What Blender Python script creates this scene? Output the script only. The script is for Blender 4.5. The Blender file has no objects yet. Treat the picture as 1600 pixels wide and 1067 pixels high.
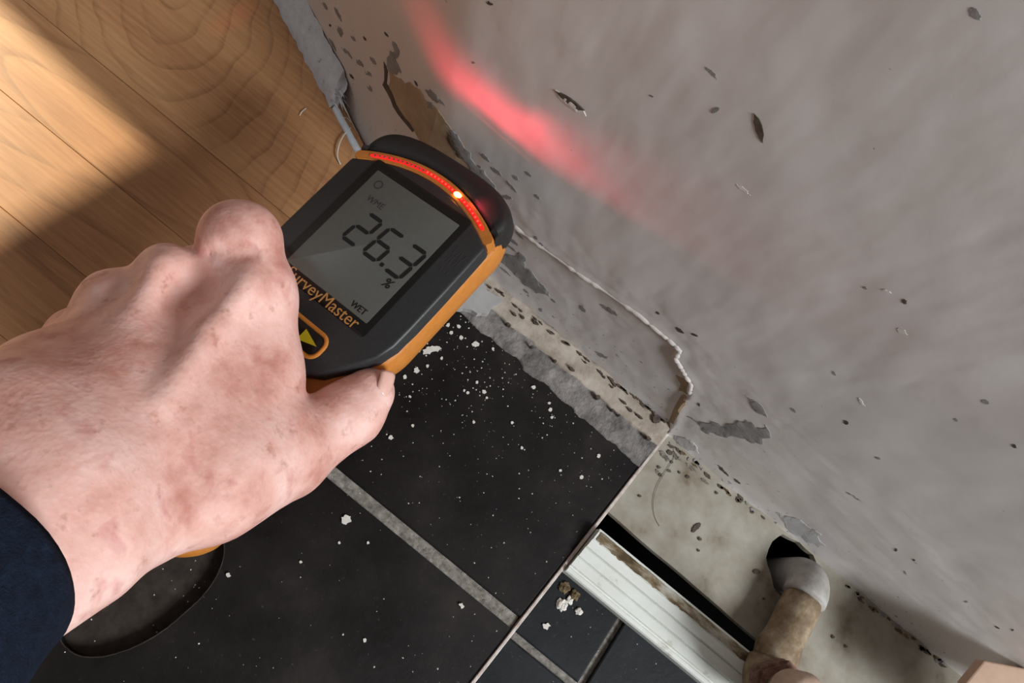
import bpy, bmesh, math, random
import numpy as np
from mathutils import Vector, Matrix, noise as mnoise

random.seed(7); np.random.seed(7)
scene = bpy.context.scene
COL = scene.collection

# ------------------------------------------------------------------ camera
CAM_H, CAM_D = 0.43, 0.194
PITCH, ROLL, FPX = math.radians(68), math.radians(39.3), 1155.0
FW = Vector((0, math.cos(PITCH), -math.sin(PITCH)))
UP0 = Vector((0, math.sin(PITCH), math.cos(PITCH)))
RT = Vector((1, 0, 0)) * math.cos(ROLL) + UP0 * math.sin(ROLL)
UPV = Vector((1, 0, 0)) * -math.sin(ROLL) + UP0 * math.cos(ROLL)
CPOS = Vector((0, -CAM_D, CAM_H))
cam = bpy.data.cameras.new('camera'); cam_o = bpy.data.objects.new('camera', cam); COL.objects.link(cam_o)
cam.sensor_width = 36; cam.lens = FPX / 1600 * 36; cam.clip_start = 0.01
mrot = Matrix((RT, UPV, -FW)).transposed()
cam_o.matrix_world = Matrix.Translation(CPOS) @ mrot.to_4x4()
scene.camera = cam_o

# ------------------------------------------------------------------ world, sun, window light, exposure
w = bpy.data.worlds.new('world'); scene.world = w; w.use_nodes = True
bgn = w.node_tree.nodes['Background']
bgn.inputs['Color'].default_value = (1.0, 0.93, 0.87, 1); bgn.inputs['Strength'].default_value = 0.12

SUN_EL, SUN_SLOPE = math.radians(40), -0.08
sd = Vector((1, SUN_SLOPE, -math.tan(SUN_EL))).normalized()
sun = bpy.data.lights.new('sun', 'SUN'); sun.energy = 5.8; sun.angle = math.radians(0.35); sun.color = (1.0, 0.84, 0.58)
sun_o = bpy.data.objects.new('sun', sun); COL.objects.link(sun_o)
sun_o.rotation_euler = sd.to_track_quat('-Z', 'Y').to_euler(); sun_o.location = (-3, 0.3, 2.5)

win = bpy.data.lights.new('window_daylight', 'AREA'); win.shape = 'RECTANGLE'; win.size = 0.5; win.size_y = 0.6
win.energy = 36; win.color = (0.93, 0.97, 1.0)
win_o = bpy.data.objects.new('window_daylight', win); COL.objects.link(win_o)
win_o.location = (1.46, -0.36, 1.20)
win_o.rotation_euler = (Vector((0.0, -0.08, 0.05)) - win_o.location).to_track_quat('-Z', 'Y').to_euler()

door = bpy.data.lights.new('doorway_daylight', 'AREA'); door.shape = 'RECTANGLE'; door.size = 0.9; door.size_y = 1.7
door.energy = 5; door.color = (0.86, 0.94, 1.0)
door_o = bpy.data.objects.new('doorway_daylight', door); COL.objects.link(door_o)
door_o.location = (-2.35, -0.38, 0.95)
door_o.rotation_euler = (Vector((-0.2, 0.0, 0.1)) - door_o.location).to_track_quat('-Z', 'Y').to_euler()

scene.view_settings.view_transform = 'Standard'; scene.view_settings.look = 'None'
scene.view_settings.exposure = 0.0; scene.view_settings.gamma = 1.0; scene.view_settings.use_curve_mapping = False

# ------------------------------------------------------------------ helpers
def ray(px, py): return FW + (RT * (px - 800) - UPV * (py - 533.5)) / FPX
def floor_pt(px, py, z=0.0):
    d = ray(px, py); return CPOS + d * ((z - CPOS.z) / d.z)
def wall_pt(px, py, y=0.0):
    d = ray(px, py); return CPOS + d * ((y - CPOS.y) / d.y)
def wall_line(x):                       # plan of the wall: straight, then bending away beyond the nib
    t = -(x + 0.100)
    return 0.44 * 0.5 * (t + math.sqrt(t * t + 0.012 ** 2)) if t > -0.3 else 0.0
def fb(x, y, z, o=4):
    return mnoise.fractal(Vector((x, y, z)), 1.0, 2.0, o)

def lin(c):
    return tuple(((v / 255) / 12.92 if v / 255 <= 0.04045 else ((v / 255 + 0.055) / 1.055) ** 2.4) for v in c) + (1,)

def mesh_obj(name, me, m, parent=None, smooth=True):
    o = bpy.data.objects.new(name, me); COL.objects.link(o)
    if m: me.materials.append(m)
    if parent: o.parent = parent
    if smooth:
        for p in me.polygons: p.use_smooth = True
    return o
def bm_obj(name, bm, m, parent=None, smooth=False):
    bmesh.ops.recalc_face_normals(bm, faces=bm.faces[:])
    me = bpy.data.meshes.new(name); bm.to_mesh(me); bm.free()
    return mesh_obj(name, me, m, parent, smooth)
def tag(o, label=None, cat=None, group=None, kind=None):
    if label: o['label'] = label
    if cat: o['category'] = cat
    if group: o['group'] = group
    if kind: o['kind'] = kind
    return o
def empty(name, mat4=None, loc=None):
    o = bpy.data.objects.new(name, None); COL.objects.link(o); o.empty_display_size = 0.01
    if mat4 is not None: o.matrix_world = mat4
    if loc is not None: o.location = loc
    return o
def box_bm(bm, lo, hi, bevel=0):
    r = bmesh.ops.create_cube(bm, size=1)
    for v in r['verts']:
        v.co = Vector([lo[i] + (v.co[i] + 0.5) * (hi[i] - lo[i]) for i in range(3)])
    if bevel:
        es = list({e for v in r['verts'] for e in v.link_edges})
        bmesh.ops.bevel(bm, geom=es, offset=bevel, segments=2, affect='EDGES', profile=0.5)
def poly_prism(pts, z0, z1, holes=(), bevel=0):
    """prism of a plan polygon (list of (x,y)) with optional holes, from z0 up to z1"""
    bm = bmesh.new(); edges = []
    for loop in [pts] + list(holes):
        vs = [bm.verts.new((p[0], p[1], z1)) for p in loop]
        edges += [bm.edges.new((vs[i], vs[(i + 1) % len(vs)])) for i in range(len(vs))]
    bmesh.ops.triangle_fill(bm, edges=edges, use_beauty=True, normal=(0, 0, 1))
    top = bm.faces[:]
    border = [e for e in bm.edges if len(e.link_faces) == 1]
    r = bmesh.ops.extrude_edge_only(bm, edges=border)
    for v in [g for g in r['geom'] if isinstance(g, bmesh.types.BMVert)]: v.co.z = z0
    if bevel:
        es = [e for e in bm.edges if len(e.link_faces) == 2 and all(abs(v.co.z - z1) < 1e-7 for v in e.verts)
              and any(abs(f.normal.z) < 0.5 or any(abs(v.co.z - z0) < 1e-7 for v in f.verts) for f in e.link_faces)]
        bmesh.ops.bevel(bm, geom=es, offset=bevel, segments=2, affect='EDGES', profile=0.5)
    return bm
def ragged(pts, n=2, amp=0.18, closed=True):
    """midpoint-displaced outline of 2D points"""
    for k in range(n):
        out = []
        for i, p in enumerate(pts):
            q = pts[(i + 1) % len(pts)]
            out.append(p)
            if not closed and i == len(pts) - 1: break
            dx, dy = q[0] - p[0], q[1] - p[1]; s = random.uniform(-amp, amp)
            out.append(((p[0] + q[0]) / 2 - dy * s, (p[1] + q[1]) / 2 + dx * s))
        pts = out
    return pts
def tube_bm(bm, path, radii, seg=20, cap=True):
    rings = []
    n = len(path); path = [Vector(p) for p in path]
    prev = None
    for i, p in enumerate(path):
        t = (path[min(i + 1, n - 1)] - path[max(i - 1, 0)]).normalized()
        if prev is None:
            a = t.cross(Vector((0, 0, 1)));  a = a if a.length > 0.1 else t.cross(Vector((1, 0, 0)))
            a.normalize()
        else:
            a = (prev - t * prev.dot(t)).normalized()
        prev = a; b = t.cross(a); r = radii[i] if hasattr(radii, '__len__') else radii
        rings.append([bm.verts.new(p + (a * math.cos(2 * math.pi * k / seg) + b * math.sin(2 * math.pi * k / seg)) * r) for k in range(seg)])
    for i in range(n - 1):
        for k in range(seg):
            bm.faces.new((rings[i][k], rings[i][(k + 1) % seg], rings[i + 1][(k + 1) % seg], rings[i + 1][k]))
    if cap: bm.faces.new(rings[0][::-1]); bm.faces.new(rings[-1])

# ------------------------------------------------------------------ materials
def newmat(name, rough=0.6, spec=0.4):
    m = bpy.data.materials.new(name); m.use_nodes = True
    nt = m.node_tree; b = nt.nodes['Principled BSDF']
    b.inputs['Roughness'].default_value = rough; b.inputs['Specular IOR Level'].default_value = spec
    return m, nt, b
def tex_noise(nt, scale, detail=4, rough=0.55, vec=None, dist=0.0):
    n = nt.nodes.new('ShaderNodeTexNoise'); n.inputs['Scale'].default_value = scale; n.inputs['Detail'].default_value = detail
    n.inputs['Roughness'].default_value = rough; n.inputs['Distortion'].default_value = dist
    if vec is None:
        vec = coords(nt)
    nt.links.new(vec, n.inputs['Vector'])
    return n.outputs['Fac']
def coords(nt, scale=None, kind='Object'):
    t = nt.nodes.new('ShaderNodeTexCoord')
    if scale is None: return t.outputs[kind]
    mp = nt.nodes.new('ShaderNodeMapping'); mp.inputs['Scale'].default_value = scale
    nt.links.new(t.outputs[kind], mp.inputs['Vector']); return mp.outputs['Vector']
def ramp(nt, fac, stops):
    r = nt.nodes.new('ShaderNodeValToRGB'); e = r.color_ramp.elements
    while len(e) < len(stops): e.new(0.5)
    for el, (p, c) in zip(e, stops):
        el.position = p; el.color = c if len(c) == 4 else lin(c)
    nt.links.new(fac, r.inputs['Fac']); return r.outputs['Color']
def mixc(nt, fac, a, b, mode='MIX'):
    n = nt.nodes.new('ShaderNodeMix'); n.data_type = 'RGBA'; n.blend_type = mode
    for s, i in ((fac, 0), (a, 6), (b, 7)):
        if isinstance(s, (int, float)): n.inputs[i].default_value = s
        elif isinstance(s, tuple): n.inputs[i].default_value = s if len(s) == 4 else lin(s)
        else: nt.links.new(s, n.inputs[i])
    return n.outputs[2]
def bump(nt, b, fac, strength=0.3, dist=0.001):
    n = nt.nodes.new('ShaderNodeBump'); n.inputs['Strength'].default_value = strength; n.inputs['Distance'].default_value = dist
    nt.links.new(fac, n.inputs['Height']); nt.links.new(n.outputs['Normal'], b.inputs['Normal'])
def speckle(name, stops, scale=120, rough=0.6, spec=0.4, bs=0.3, bd=0.0006, detail=6, stretch=None):
    m, nt, b = newmat(name, rough, spec)
    v = coords(nt, stretch)
    f = tex_noise(nt, scale, detail, 0.62, v)
    nt.links.new(ramp(nt, f, stops), b.inputs['Base Color'])
    f2 = tex_noise(nt, scale * 4, 5, 0.6, v)
    bump(nt, b, f2, bs, bd)
    return m
def flat(name, c, rough=0.5, spec=0.4, **kw):
    m, nt, b = newmat(name, rough, spec)
    f = tex_noise(nt, 400, 3)
    cl = lin(c)[:3]
    nt.links.new(ramp(nt, f, [(0.3, tuple(v * 0.97 for v in cl) + (1,)), (0.7, tuple(min(1, v * 1.03) for v in cl) + (1,))]), b.inputs['Base Color'])
    return m
def emit(name, c, s):
    m, nt, b = newmat(name, 0.4)
    b.inputs['Base Color'].default_value = c; b.inputs['Emission Color'].default_value = c; b.inputs['Emission Strength'].default_value = s
    return m

def wall_material():
    m, nt, b = newmat('painted plaster', 0.42, 0.35)
    v = coords(nt)
    f = tex_noise(nt, 9, 5, 0.6, v)
    c = ramp(nt, f, [(0.3, (204, 197, 193)), (0.55, (213, 207, 204)), (0.75, (208, 200, 194))])
    g = tex_noise(nt, 70, 6, 0.7, v)
    c = mixc(nt, ramp(nt, g, [(0.62, (0, 0, 0, 1)), (0.74, (0.12, 0.12, 0.12, 1))]), c, (150, 146, 144))
    # fine dark specks, only low on the wall
    sp = tex_noise(nt, 260, 2, 0.5, coords(nt, (1, 1, 1.8)))
    sep = nt.nodes.new('ShaderNodeSeparateXYZ'); nt.links.new(v, sep.inputs[0])
    low = nt.nodes.new('ShaderNodeMapRange'); low.inputs[1].default_value = 0.0; low.inputs[2].default_value = 0.10
    low.inputs[3].default_value = 0.10; low.inputs[4].default_value = 0.0
    nt.links.new(sep.outputs['Z'], low.inputs[0])
    ad = nt.nodes.new('ShaderNodeMath'); ad.operation = 'ADD'; nt.links.new(sp, ad.inputs[0]); nt.links.new(low.outputs[0], ad.inputs[1])
    c = mixc(nt, ramp(nt, ad.outputs[0], [(0.775, (0, 0, 0, 1)), (0.80, (0.8, 0.8, 0.8, 1))]), c, (92, 88, 86))
    nt.links.new(c, b.inputs['Base Color'])
    bump(nt, b, tex_noise(nt, 45, 6, 0.55, v), 0.06, 0.004)
    return m
def wood_material(cathedral=False):
    m, nt, b = newmat('maple laminate', 0.38, 0.45)
    oi = nt.nodes.new('ShaderNodeObjectInfo')
    tc = nt.nodes.new('ShaderNodeTexCoord')
    mu = nt.nodes.new('ShaderNodeVectorMath'); mu.operation = 'SCALE'; mu.inputs[0].default_value = (3.1, 7.7, 0); nt.links.new(oi.outputs['Random'], mu.inputs['Scale'])
    ad = nt.nodes.new('ShaderNodeVectorMath'); nt.links.new(tc.outputs['Object'], ad.inputs[0]); nt.links.new(mu.outputs[0], ad.inputs[1])
    def mp(sc):
        n = nt.nodes.new('ShaderNodeMapping'); n.inputs['Scale'].default_value = sc; nt.links.new(ad.outputs[0], n.inputs['Vector']); return n.outputs[0]
    base = tex_noise(nt, 1, 4, 0.5, mp((4, 22, 1)))
    c = ramp(nt, base, [(0.25, (164, 112, 76)), (0.5, (182, 130, 88)), (0.75, (196, 148, 102))])
    # growth rings: level lines of a long smooth field
    fld = tex_noise(nt, 1, 1.5, 0.35, mp((2.6, 9.0, 1)), 0.15)
    if cathedral:      # nested arches of a flat-sawn board
        c0 = floor_pt(275, -70); av = (floor_pt(300, 300) - floor_pt(292, 0)).normalized()
        mp2 = nt.nodes.new('ShaderNodeMapping'); mp2.vector_type = 'TEXTURE'
        mp2.inputs['Location'].default_value = c0; mp2.inputs['Rotation'].default_value = (0, 0, math.atan2(av.y, av.x)); mp2.inputs['Scale'].default_value = (1.0, 0.50, 1)
        wob = nt.nodes.new('ShaderNodeTexNoise'); wob.inputs['Scale'].default_value = 16; wob.inputs['Detail'].default_value = 2; nt.links.new(tc.outputs['Object'], wob.inputs['Vector'])
        wm = nt.nodes.new('ShaderNodeVectorMath'); wm.operation = 'MULTIPLY_ADD'; wm.inputs[1].default_value = (0.030, 0.030, 0); wm.inputs[2].default_value = (-0.015, -0.015, 0)
        nt.links.new(wob.outputs['Color'], wm.inputs[0])
        wa = nt.nodes.new('ShaderNodeVectorMath'); nt.links.new(tc.outputs['Object'], wa.inputs[0]); nt.links.new(wm.outputs[0], wa.inputs[1])
        nt.links.new(wa.outputs[0], mp2.inputs['Vector'])
        ln = nt.nodes.new('ShaderNodeVectorMath'); ln.operation = 'LENGTH'; nt.links.new(mp2.outputs[0], ln.inputs[0]); fld = ln.outputs['Value']
    k = nt.nodes.new('ShaderNodeMath'); k.operation = 'MULTIPLY'; k.inputs[1].default_value = 46 if cathedral else 17; nt.links.new(fld, k.inputs[0])
    fr = nt.nodes.new('ShaderNodeMath'); fr.operation = 'FRACT'; nt.links.new(k.outputs[0], fr.inputs[0])
    line = ramp(nt, fr.outputs[0], [(0.0, (0.02, 0.02, 0.02, 1)), (0.72, (0.08, 0.08, 0.08, 1)), (0.95, (0.85, 0.85, 0.85, 1)), (1.0, (0.0, 0.0, 0.0, 1))])
    brk = tex_noise(nt, 1, 3, 0.6, mp((9, 30, 1)))
    lf = nt.nodes.new('ShaderNodeMath'); lf.operation = 'MULTIPLY'; nt.links.new(line, lf.inputs[0]); nt.links.new(ramp(nt, brk, [(0.3, (0.1, 0.1, 0.1, 1)), (0.6, (0.75, 0.75, 0.75, 1))]), lf.inputs[1])
    c = mixc(nt, lf.outputs[0], c, (124, 78, 48))
    fine = tex_noise(nt, 1, 4, 0.6, mp((25, 420, 1)))
    c = mixc(nt, 0.22, c, ramp(nt, fine, [(0.3, (120, 80, 50)), (0.7, (225, 188, 140))]))
    nt.links.new(c, b.inputs['Base Color'])
    bump(nt, b, fine, 0.05, 0.0005)
    return m
def tile_material(name, c0, c1, c2, rough):
    m, nt, b = newmat(name, rough, 0.22)
    v = coords(nt)
    f = tex_noise(nt, 16, 7, 0.62, v)
    c = ramp(nt, f, [(0.3, c0), (0.55, c1), (0.78, c2)])
    g = tex_noise(nt, 420, 3, 0.6, v)
    c = mixc(nt, ramp(nt, g, [(0.66, (0, 0, 0, 1)), (0.76, (0.35, 0.35, 0.35, 1))]), c, (110, 104, 98))
    nt.links.new(c, b.inputs['Base Color'])
    nt.links.new(ramp(nt, f, [(0.3, (0.38, 0.38, 0.38, 1)), (0.7, (0.62, 0.62, 0.62, 1))]), b.inputs['Roughness'])
    bump(nt, b, tex_noise(nt, 240, 6, 0.65, v), 0.25, 0.0006)
    return m
def skin_material():
    m, nt, b = newmat('skin', 0.54, 0.35)
    v = coords(nt)
    f1 = tex_noise(nt, 42, 5, 0.6, v)
    c = ramp(nt, f1, [(0.30, (196, 136, 122)), (0.48, (226, 176, 164)), (0.68, (242, 202, 192))])
    f2 = tex_noise(nt, 75, 3, 0.55, coords(nt, (1, 1.1, 0.9)), 0.3)
    c = mixc(nt, ramp(nt, f2, [(0.58, (0, 0, 0, 1)), (0.72, (0.5, 0.5, 0.5, 1))]), c, (192, 116, 112))
    f3 = tex_noise(nt, 150, 4, 0.6, v)
    c = mixc(nt, ramp(nt, f3, [(0.60, (0, 0, 0, 1)), (0.72, (0.50, 0.50, 0.50, 1))]), c, (168, 110, 88))
    nt.links.new(c, b.inputs['Base Color'])
    b.inputs['Subsurface Weight'].default_value = 0.25
    b.inputs['Subsurface Radius'].default_value = (0.0045, 0.0018, 0.001); b.inputs['Subsurface Scale'].default_value = 1.0
    vo = nt.nodes.new('ShaderNodeTexVoronoi'); vo.inputs['Scale'].default_value = 560; nt.links.new(v, vo.inputs['Vector'])
    n2 = tex_noise(nt, 130, 5, 0.6, v)
    ad = nt.nodes.new('ShaderNodeMath'); ad.operation = 'MULTIPLY_ADD'; ad.inputs[1].default_value = 0.25
    nt.links.new(vo.outputs['Distance'], ad.inputs[0]); nt.links.new(n2, ad.inputs[2])
    bump(nt, b, ad.outputs[0], 0.40, 0.0012)
    return m

M = {}
M['wall'] = wall_material()
M['wood'] = wood_material(); M['wood_arch'] = wood_material(True)
M['tile'] = tile_material('black tile', (16, 14, 13), (29, 25, 24), (50, 44, 40), 0.5)
M['tile2'] = tile_material('black tile beyond the edging', (14, 16, 18), (25, 28, 31), (42, 46, 49), 0.5)
M['grout'] = speckle('grey grout', [(0.3, (92, 88, 82)), (0.55, (140, 134, 126)), (0.75, (172, 166, 158))], 300, 0.9, 0.2, 0.6, 0.0008)
M['subfloor'] = speckle('dark brown subfloor', [(0.3, (40, 34, 30)), (0.6, (62, 54, 48)), (0.8, (78, 70, 62))], 120, 0.8, 0.2)
M['void'] = flat('painted void shade', (18, 16, 14), 0.9, 0.1)  # near-black colour stands for the shade under the floor
M['edge'] = speckle('pale edging', [(0.3, (176, 160, 150)), (0.6, (214, 204, 196)), (0.8, (228, 220, 214))], 180, 0.5)
M['mortar'] = speckle('grey mortar', [(0.28, (84, 80, 78)), (0.45, (118, 113, 110)), (0.6, (140, 134, 130)), (0.8, (168, 162, 156))], 90, 0.9, 0.2, 0.8, 0.0015, 8)
M['cream'] = speckle('cream plaster', [(0.27, (84, 68, 54)), (0.36, (150, 138, 124)), (0.55, (178, 166, 153)), (0.8, (192, 182, 170))], 75, 0.85, 0.2, 0.5, 0.001, 8)
M['filler'] = speckle('pale filler', [(0.3, (160, 158, 156)), (0.7, (178, 176, 174))], 60, 0.7, 0.2, 0.2)
M['undercoat'] = speckle('grey undercoat', [(0.3, (128, 126, 124)), (0.6, (146, 143, 141)), (0.8, (158, 154, 151))], 150, 0.85, 0.2)
M['undercoat2'] = speckle('thin grey paint', [(0.3, (172, 170, 169)), (0.6, (184, 181, 180)), (0.8, (194, 191, 189))], 150, 0.85, 0.2)
M['tan'] = speckle('bare tan plaster', [(0.3, (150, 128, 104)), (0.55, (172, 150, 124)), (0.8, (188, 170, 146))], 40, 0.85, 0.2)
M['mark'] = speckle('dark mark', [(0.3, (74, 64, 57)), (0.7, (104, 93, 85))], 300, 0.9, 0.1)
M['scrape'] = speckle('white scrape and lip highlight', [(0.3, (208, 202, 197)), (0.7, (222, 217, 212))], 300, 0.9, 0.1)
M['board'] = speckle('painted board', [(0.30, (112, 98, 80)), (0.44, (148, 140, 126)), (0.6, (164, 158, 146)), (0.8, (178, 174, 164))], 34, 0.75, 0.25, 0.35, 0.0008, 8)
M['dirtgrey'] = speckle('grey dirt', [(0.35, (84, 80, 74)), (0.5, (124, 118, 108)), (0.65, (158, 152, 140))], 200, 0.95, 0.1, 0.8, 0.001)
M['dirt'] = speckle('brown dirt', [(0.35, (78, 62, 44)), (0.6, (128, 110, 84)), (0.8, (170, 156, 132))], 300, 0.95, 0.1, 0.8, 0.001)
M['whitewood'] = speckle('white gloss moulding', [(0.24, (160, 154, 136)), (0.36, (222, 224, 216)), (0.7, (232, 236, 230))], 50, 0.4, 0.4, 0.2, 0.0006, 8)
M['grime'] = speckle('grimy paint', [(0.38, (80, 66, 46)), (0.47, (124, 108, 84)), (0.56, (170, 162, 144)), (0.66, (196, 194, 184))], 95, 0.8, 0.2, 0.6, 0.0008, 8, (0.5, 1.2, 1))
M['pipepaint'] = speckle('grey painted pipe', [(0.3, (150, 144, 138)), (0.6, (176, 171, 166)), (0.8, (192, 188, 184))], 120, 0.6)
M['rustpipe'] = speckle('tarnished pipe', [(0.28, (86, 68, 50)), (0.48, (132, 112, 88)), (0.64, (164, 148, 124)), (0.8, (184, 172, 152))], 75, 0.65, 0.3, 0.5, 0.0008, 7, (1, 1, 1))
M['rust'] = speckle('rusty nut', [(0.3, (84, 56, 44)), (0.55, (122, 92, 78)), (0.8, (158, 132, 118))], 260, 0.8, 0.3, 0.7)
M['valve'] = speckle('pinkish valve', [(0.3, (176, 148, 128)), (0.7, (204, 178, 158))], 120, 0.5)
M['boxm'] = speckle('pinkish brown box', [(0.3, (176, 144, 122)), (0.7, (190, 160, 138))], 60, 0.6)
M['caulk'] = speckle('blue white sealant', [(0.30, (130, 134, 140)), (0.38, (206, 212, 220)), (0.7, (224, 230, 238))], 160, 0.6, 0.3, 0.5, 0.001, 8)
M['flake'] = speckle('white paint flake', [(0.3, (206, 200, 190)), (0.7, (230, 226, 218))], 500, 0.8)
M['thread'] = flat('pale thread', (214, 206, 192), 0.8)
M['hair'] = flat('dark hair', (70, 62, 52), 0.8)
M['skin'] = skin_material()
M['nail'] = flat('nail', (226, 178, 164), 0.3, 0.5)
M['sleeve'] = speckle('navy knit', [(0.3, (15, 21, 33)), (0.6, (23, 32, 48)), (0.8, (31, 43, 62))], 260, 0.95, 0.15, 0.8, 0.001)
M['black'] = speckle('black plastic', [(0.3, (34, 32, 31)), (0.7, (42, 40, 38))], 600, 0.48, 0.35, 0.15, 0.0002)
M['face'] = speckle('charcoal plastic', [(0.3, (42, 43, 44)), (0.7, (50, 51, 52))], 600, 0.42, 0.4, 0.12, 0.0002)
M['gloss'] = flat('black bezel', (20, 19, 18), 0.3, 0.4)
M['orange'] = speckle('orange rubber', [(0.3, (190, 118, 48)), (0.7, (202, 130, 56))], 300, 0.5, 0.35, 0.1, 0.0002)
M['lcd'] = flat('lcd glass', (97, 99, 94), 0.25, 0.5)
M['seg'] = flat('lcd segment', (34, 32, 32), 0.5, 0.2)
M['segfaint'] = flat('faint lcd segment', (60, 61, 60), 0.5, 0.2)
M['print'] = flat('orange print', (200, 146, 84), 0.5, 0.3)
M['emboss'] = flat('grey emboss', (58, 58, 59), 0.5, 0.3)
M['arrow'] = flat('yellow arrow', (190, 170, 30), 0.5, 0.3)
M['redlens'] = emit('red lens', (0.9, 0.02, 0.015, 1), 0.55)
M['redled'] = emit('red led cell', (1.0, 0.06, 0.03, 1), 1.6)
M['litled'] = emit('lit led', (1.0, 0.28, 0.05, 1), 22)
M['steel'] = flat('pin steel', (150, 150, 150), 0.3, 0.6)

# ------------------------------------------------------------------ the wall
RIDGE = [(770, 335), (800, 352), (850, 388), (900, 425), (950, 460), (1000, 495), (1040, 528), (1062, 548), (1054, 560), (1066, 578), (1080, 600), (1076, 618), (1064, 630), (1052, 662), (1040, 676)]
RW = [wall_pt(*p) for p in RIDGE]; RX = [(p.x, p.z) for p in RW]
def seg_dist(px, pz, a, b):
    dx, dz = b[0] - a[0], b[1] - a[1]; L = dx * dx + dz * dz
    t = max(0, min(1, ((px - a[0]) * dx + (pz - a[1]) * dz) / L))
    return math.hypot(px - a[0] - dx * t, pz - a[1] - dz * t)
RIDGE_POLY = RX + [(RX[-1][0], -0.05), (RX[0][0] - 0.05, -0.05), (RX[0][0] - 0.05, RX[0][1])]
def inside(poly, x, y):
    c = False; j = len(poly) - 1
    for i in range(len(poly)):
        a, b = poly[i], poly[j]
        if (a[1] > y) != (b[1] > y) and x < (b[0] - a[0]) * (y - a[1]) / (b[1] - a[1]) + a[0]: c = not c
        j = i
    return c
def wall_y(x, z):
    y = wall_line(x)
    y += 0.0012 * fb(x * 9, z * 9, 0.3, 3) + 0.0004 * fb(x * 60, z * 60, 1.7, 3)
    if -0.08 < x < 0.13 and z < 0.11:
        s = min(seg_dist(x, z, RX[i], RX[i + 1]) for i in range(len(RX) - 1))
        ins = inside(RIDGE_POLY, x, z)
        # the thick upper coat ends in a rounded lip; below it the wall lies deeper
        fade = max(0, min(1, (x + 0.075) / 0.03))
        if ins: y += fade * 0.0022 * min(1, s / 0.0014)
        elif s < 0.006: y -= fade * 0.0006 * (1 - s / 0.006)
    if z < 0.02: y -= 0.0015 * (1 - z / 0.02) ** 2 * (1 + fb(x * 40, 3.3, z * 30, 3))
    return y
def axis_steps(parts):
    out = []
    for a, b, st in parts:
        n = max(1, round((b - a) / st)); out += [a + (b - a) * i / n for i in range(n)]
    return out + [parts[-1][1]]
xs = axis_steps([(-2.6, -0.34, 0.12), (-0.34, -0.10, 0.004), (-0.10, 0.14, 0.0013), (0.14, 0.42, 0.005), (0.42, 1.5, 0.15)])
zs = axis_steps([(-0.004, 0.0, 0.002), (0.0, 0.11, 0.0013), (0.11, 0.36, 0.006), (0.36, 2.4, 0.2)])
verts = [(x, wall_y(x, z), z) for z in zs for x in xs]
nx = len(xs)
faces = [(j * nx + i, j * nx + i + 1, (j + 1) * nx + i + 1, (j + 1) * nx + i) for j in range(len(zs) - 1) for i in range(nx - 1)]
nv = len(verts)
# thickness: a back face with closing sides
loop = [i for i in range(nx)] + [j * nx + nx - 1 for j in range(1, len(zs))] + [(len(zs) - 1) * nx + i for i in range(nx - 2, -1, -1)] + [j * nx for j in range(len(zs) - 2, 0, -1)]
for i in loop: verts.append((verts[i][0], verts[i][1] + 0.12, verts[i][2]))
L = len(loop)
faces += [(loop[(k + 1) % L], loop[k], nv + k, nv + (k + 1) % L) for k in range(L)]
me = bpy.data.meshes.new('wall_right'); me.from_pydata(verts, [], faces); me.update()
wall = tag(mesh_obj('wall_right', me, M['wall']), 'off-white plastered wall with chipped paint and a red glow', None, None, 'structure')

def wall_mark(name, pts, m, lift=0.0004, rag=2, amp=0.16, parent=wall, label=None):
    """thin chip or mark lying on the wall, outline given in photograph pixels"""
    q = []
    for p in pts:
        a = wall_pt(*p)
        for _ in range(6): a = wall_pt(p[0], p[1], wall_y(a.x, a.z))
        q.append((a.x, a.z))
    q = ragged(q, rag, amp)
    bm = bmesh.new()
    vs = [bm.verts.new((x, 0, z)) for x, z in q]
    es = [bm.edges.new((vs[i], vs[(i + 1) % len(vs)])) for i in range(len(vs))]
    bmesh.ops.triangle_fill(bm, edges=es, use_beauty=True, normal=(0, -1, 0))
    big = [e for e in bm.edges if e.calc_length() > 0.004]
    if big: bmesh.ops.subdivide_edges(bm, edges=big, cuts=2, use_grid_fill=True); bmesh.ops.triangulate(bm, faces=bm.faces[:])
    border = [e for e in bm.edges if len(e.link_faces) == 1]
    rim = {v for e in border for v in e.verts}
    for v in bm.verts: v.co.y = wall_y(v.co.x, v.co.z) - (lift if v not in rim else lift * 0.6)
    r = bmesh.ops.extrude_edge_only(bm, edges=border)
    for v in [g for g in r['geom'] if isinstance(g, bmesh.types.BMVert)]: v.co.y += 0.0012
    o = bm_obj(name, bm, m, parent)
    if label: o['label'] = label
    return o
def streak(px, py, ln, wd, ang):
    c, s = math.cos(math.radians(ang)), math.sin(math.radians(ang)); out = []
    for t, k in ((-1, 0.15), (-0.5, 0.9), (0.1, 1), (0.6, 0.7), (1, 0.1), (0.5, -0.8), (-0.1, -1), (-0.6, -0.7)):
        a, b2 = t * ln / 2, k * wd / 2
        out.append((px + a * c - b2 * s, py + a * s + b2 * c))
    return out
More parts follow.
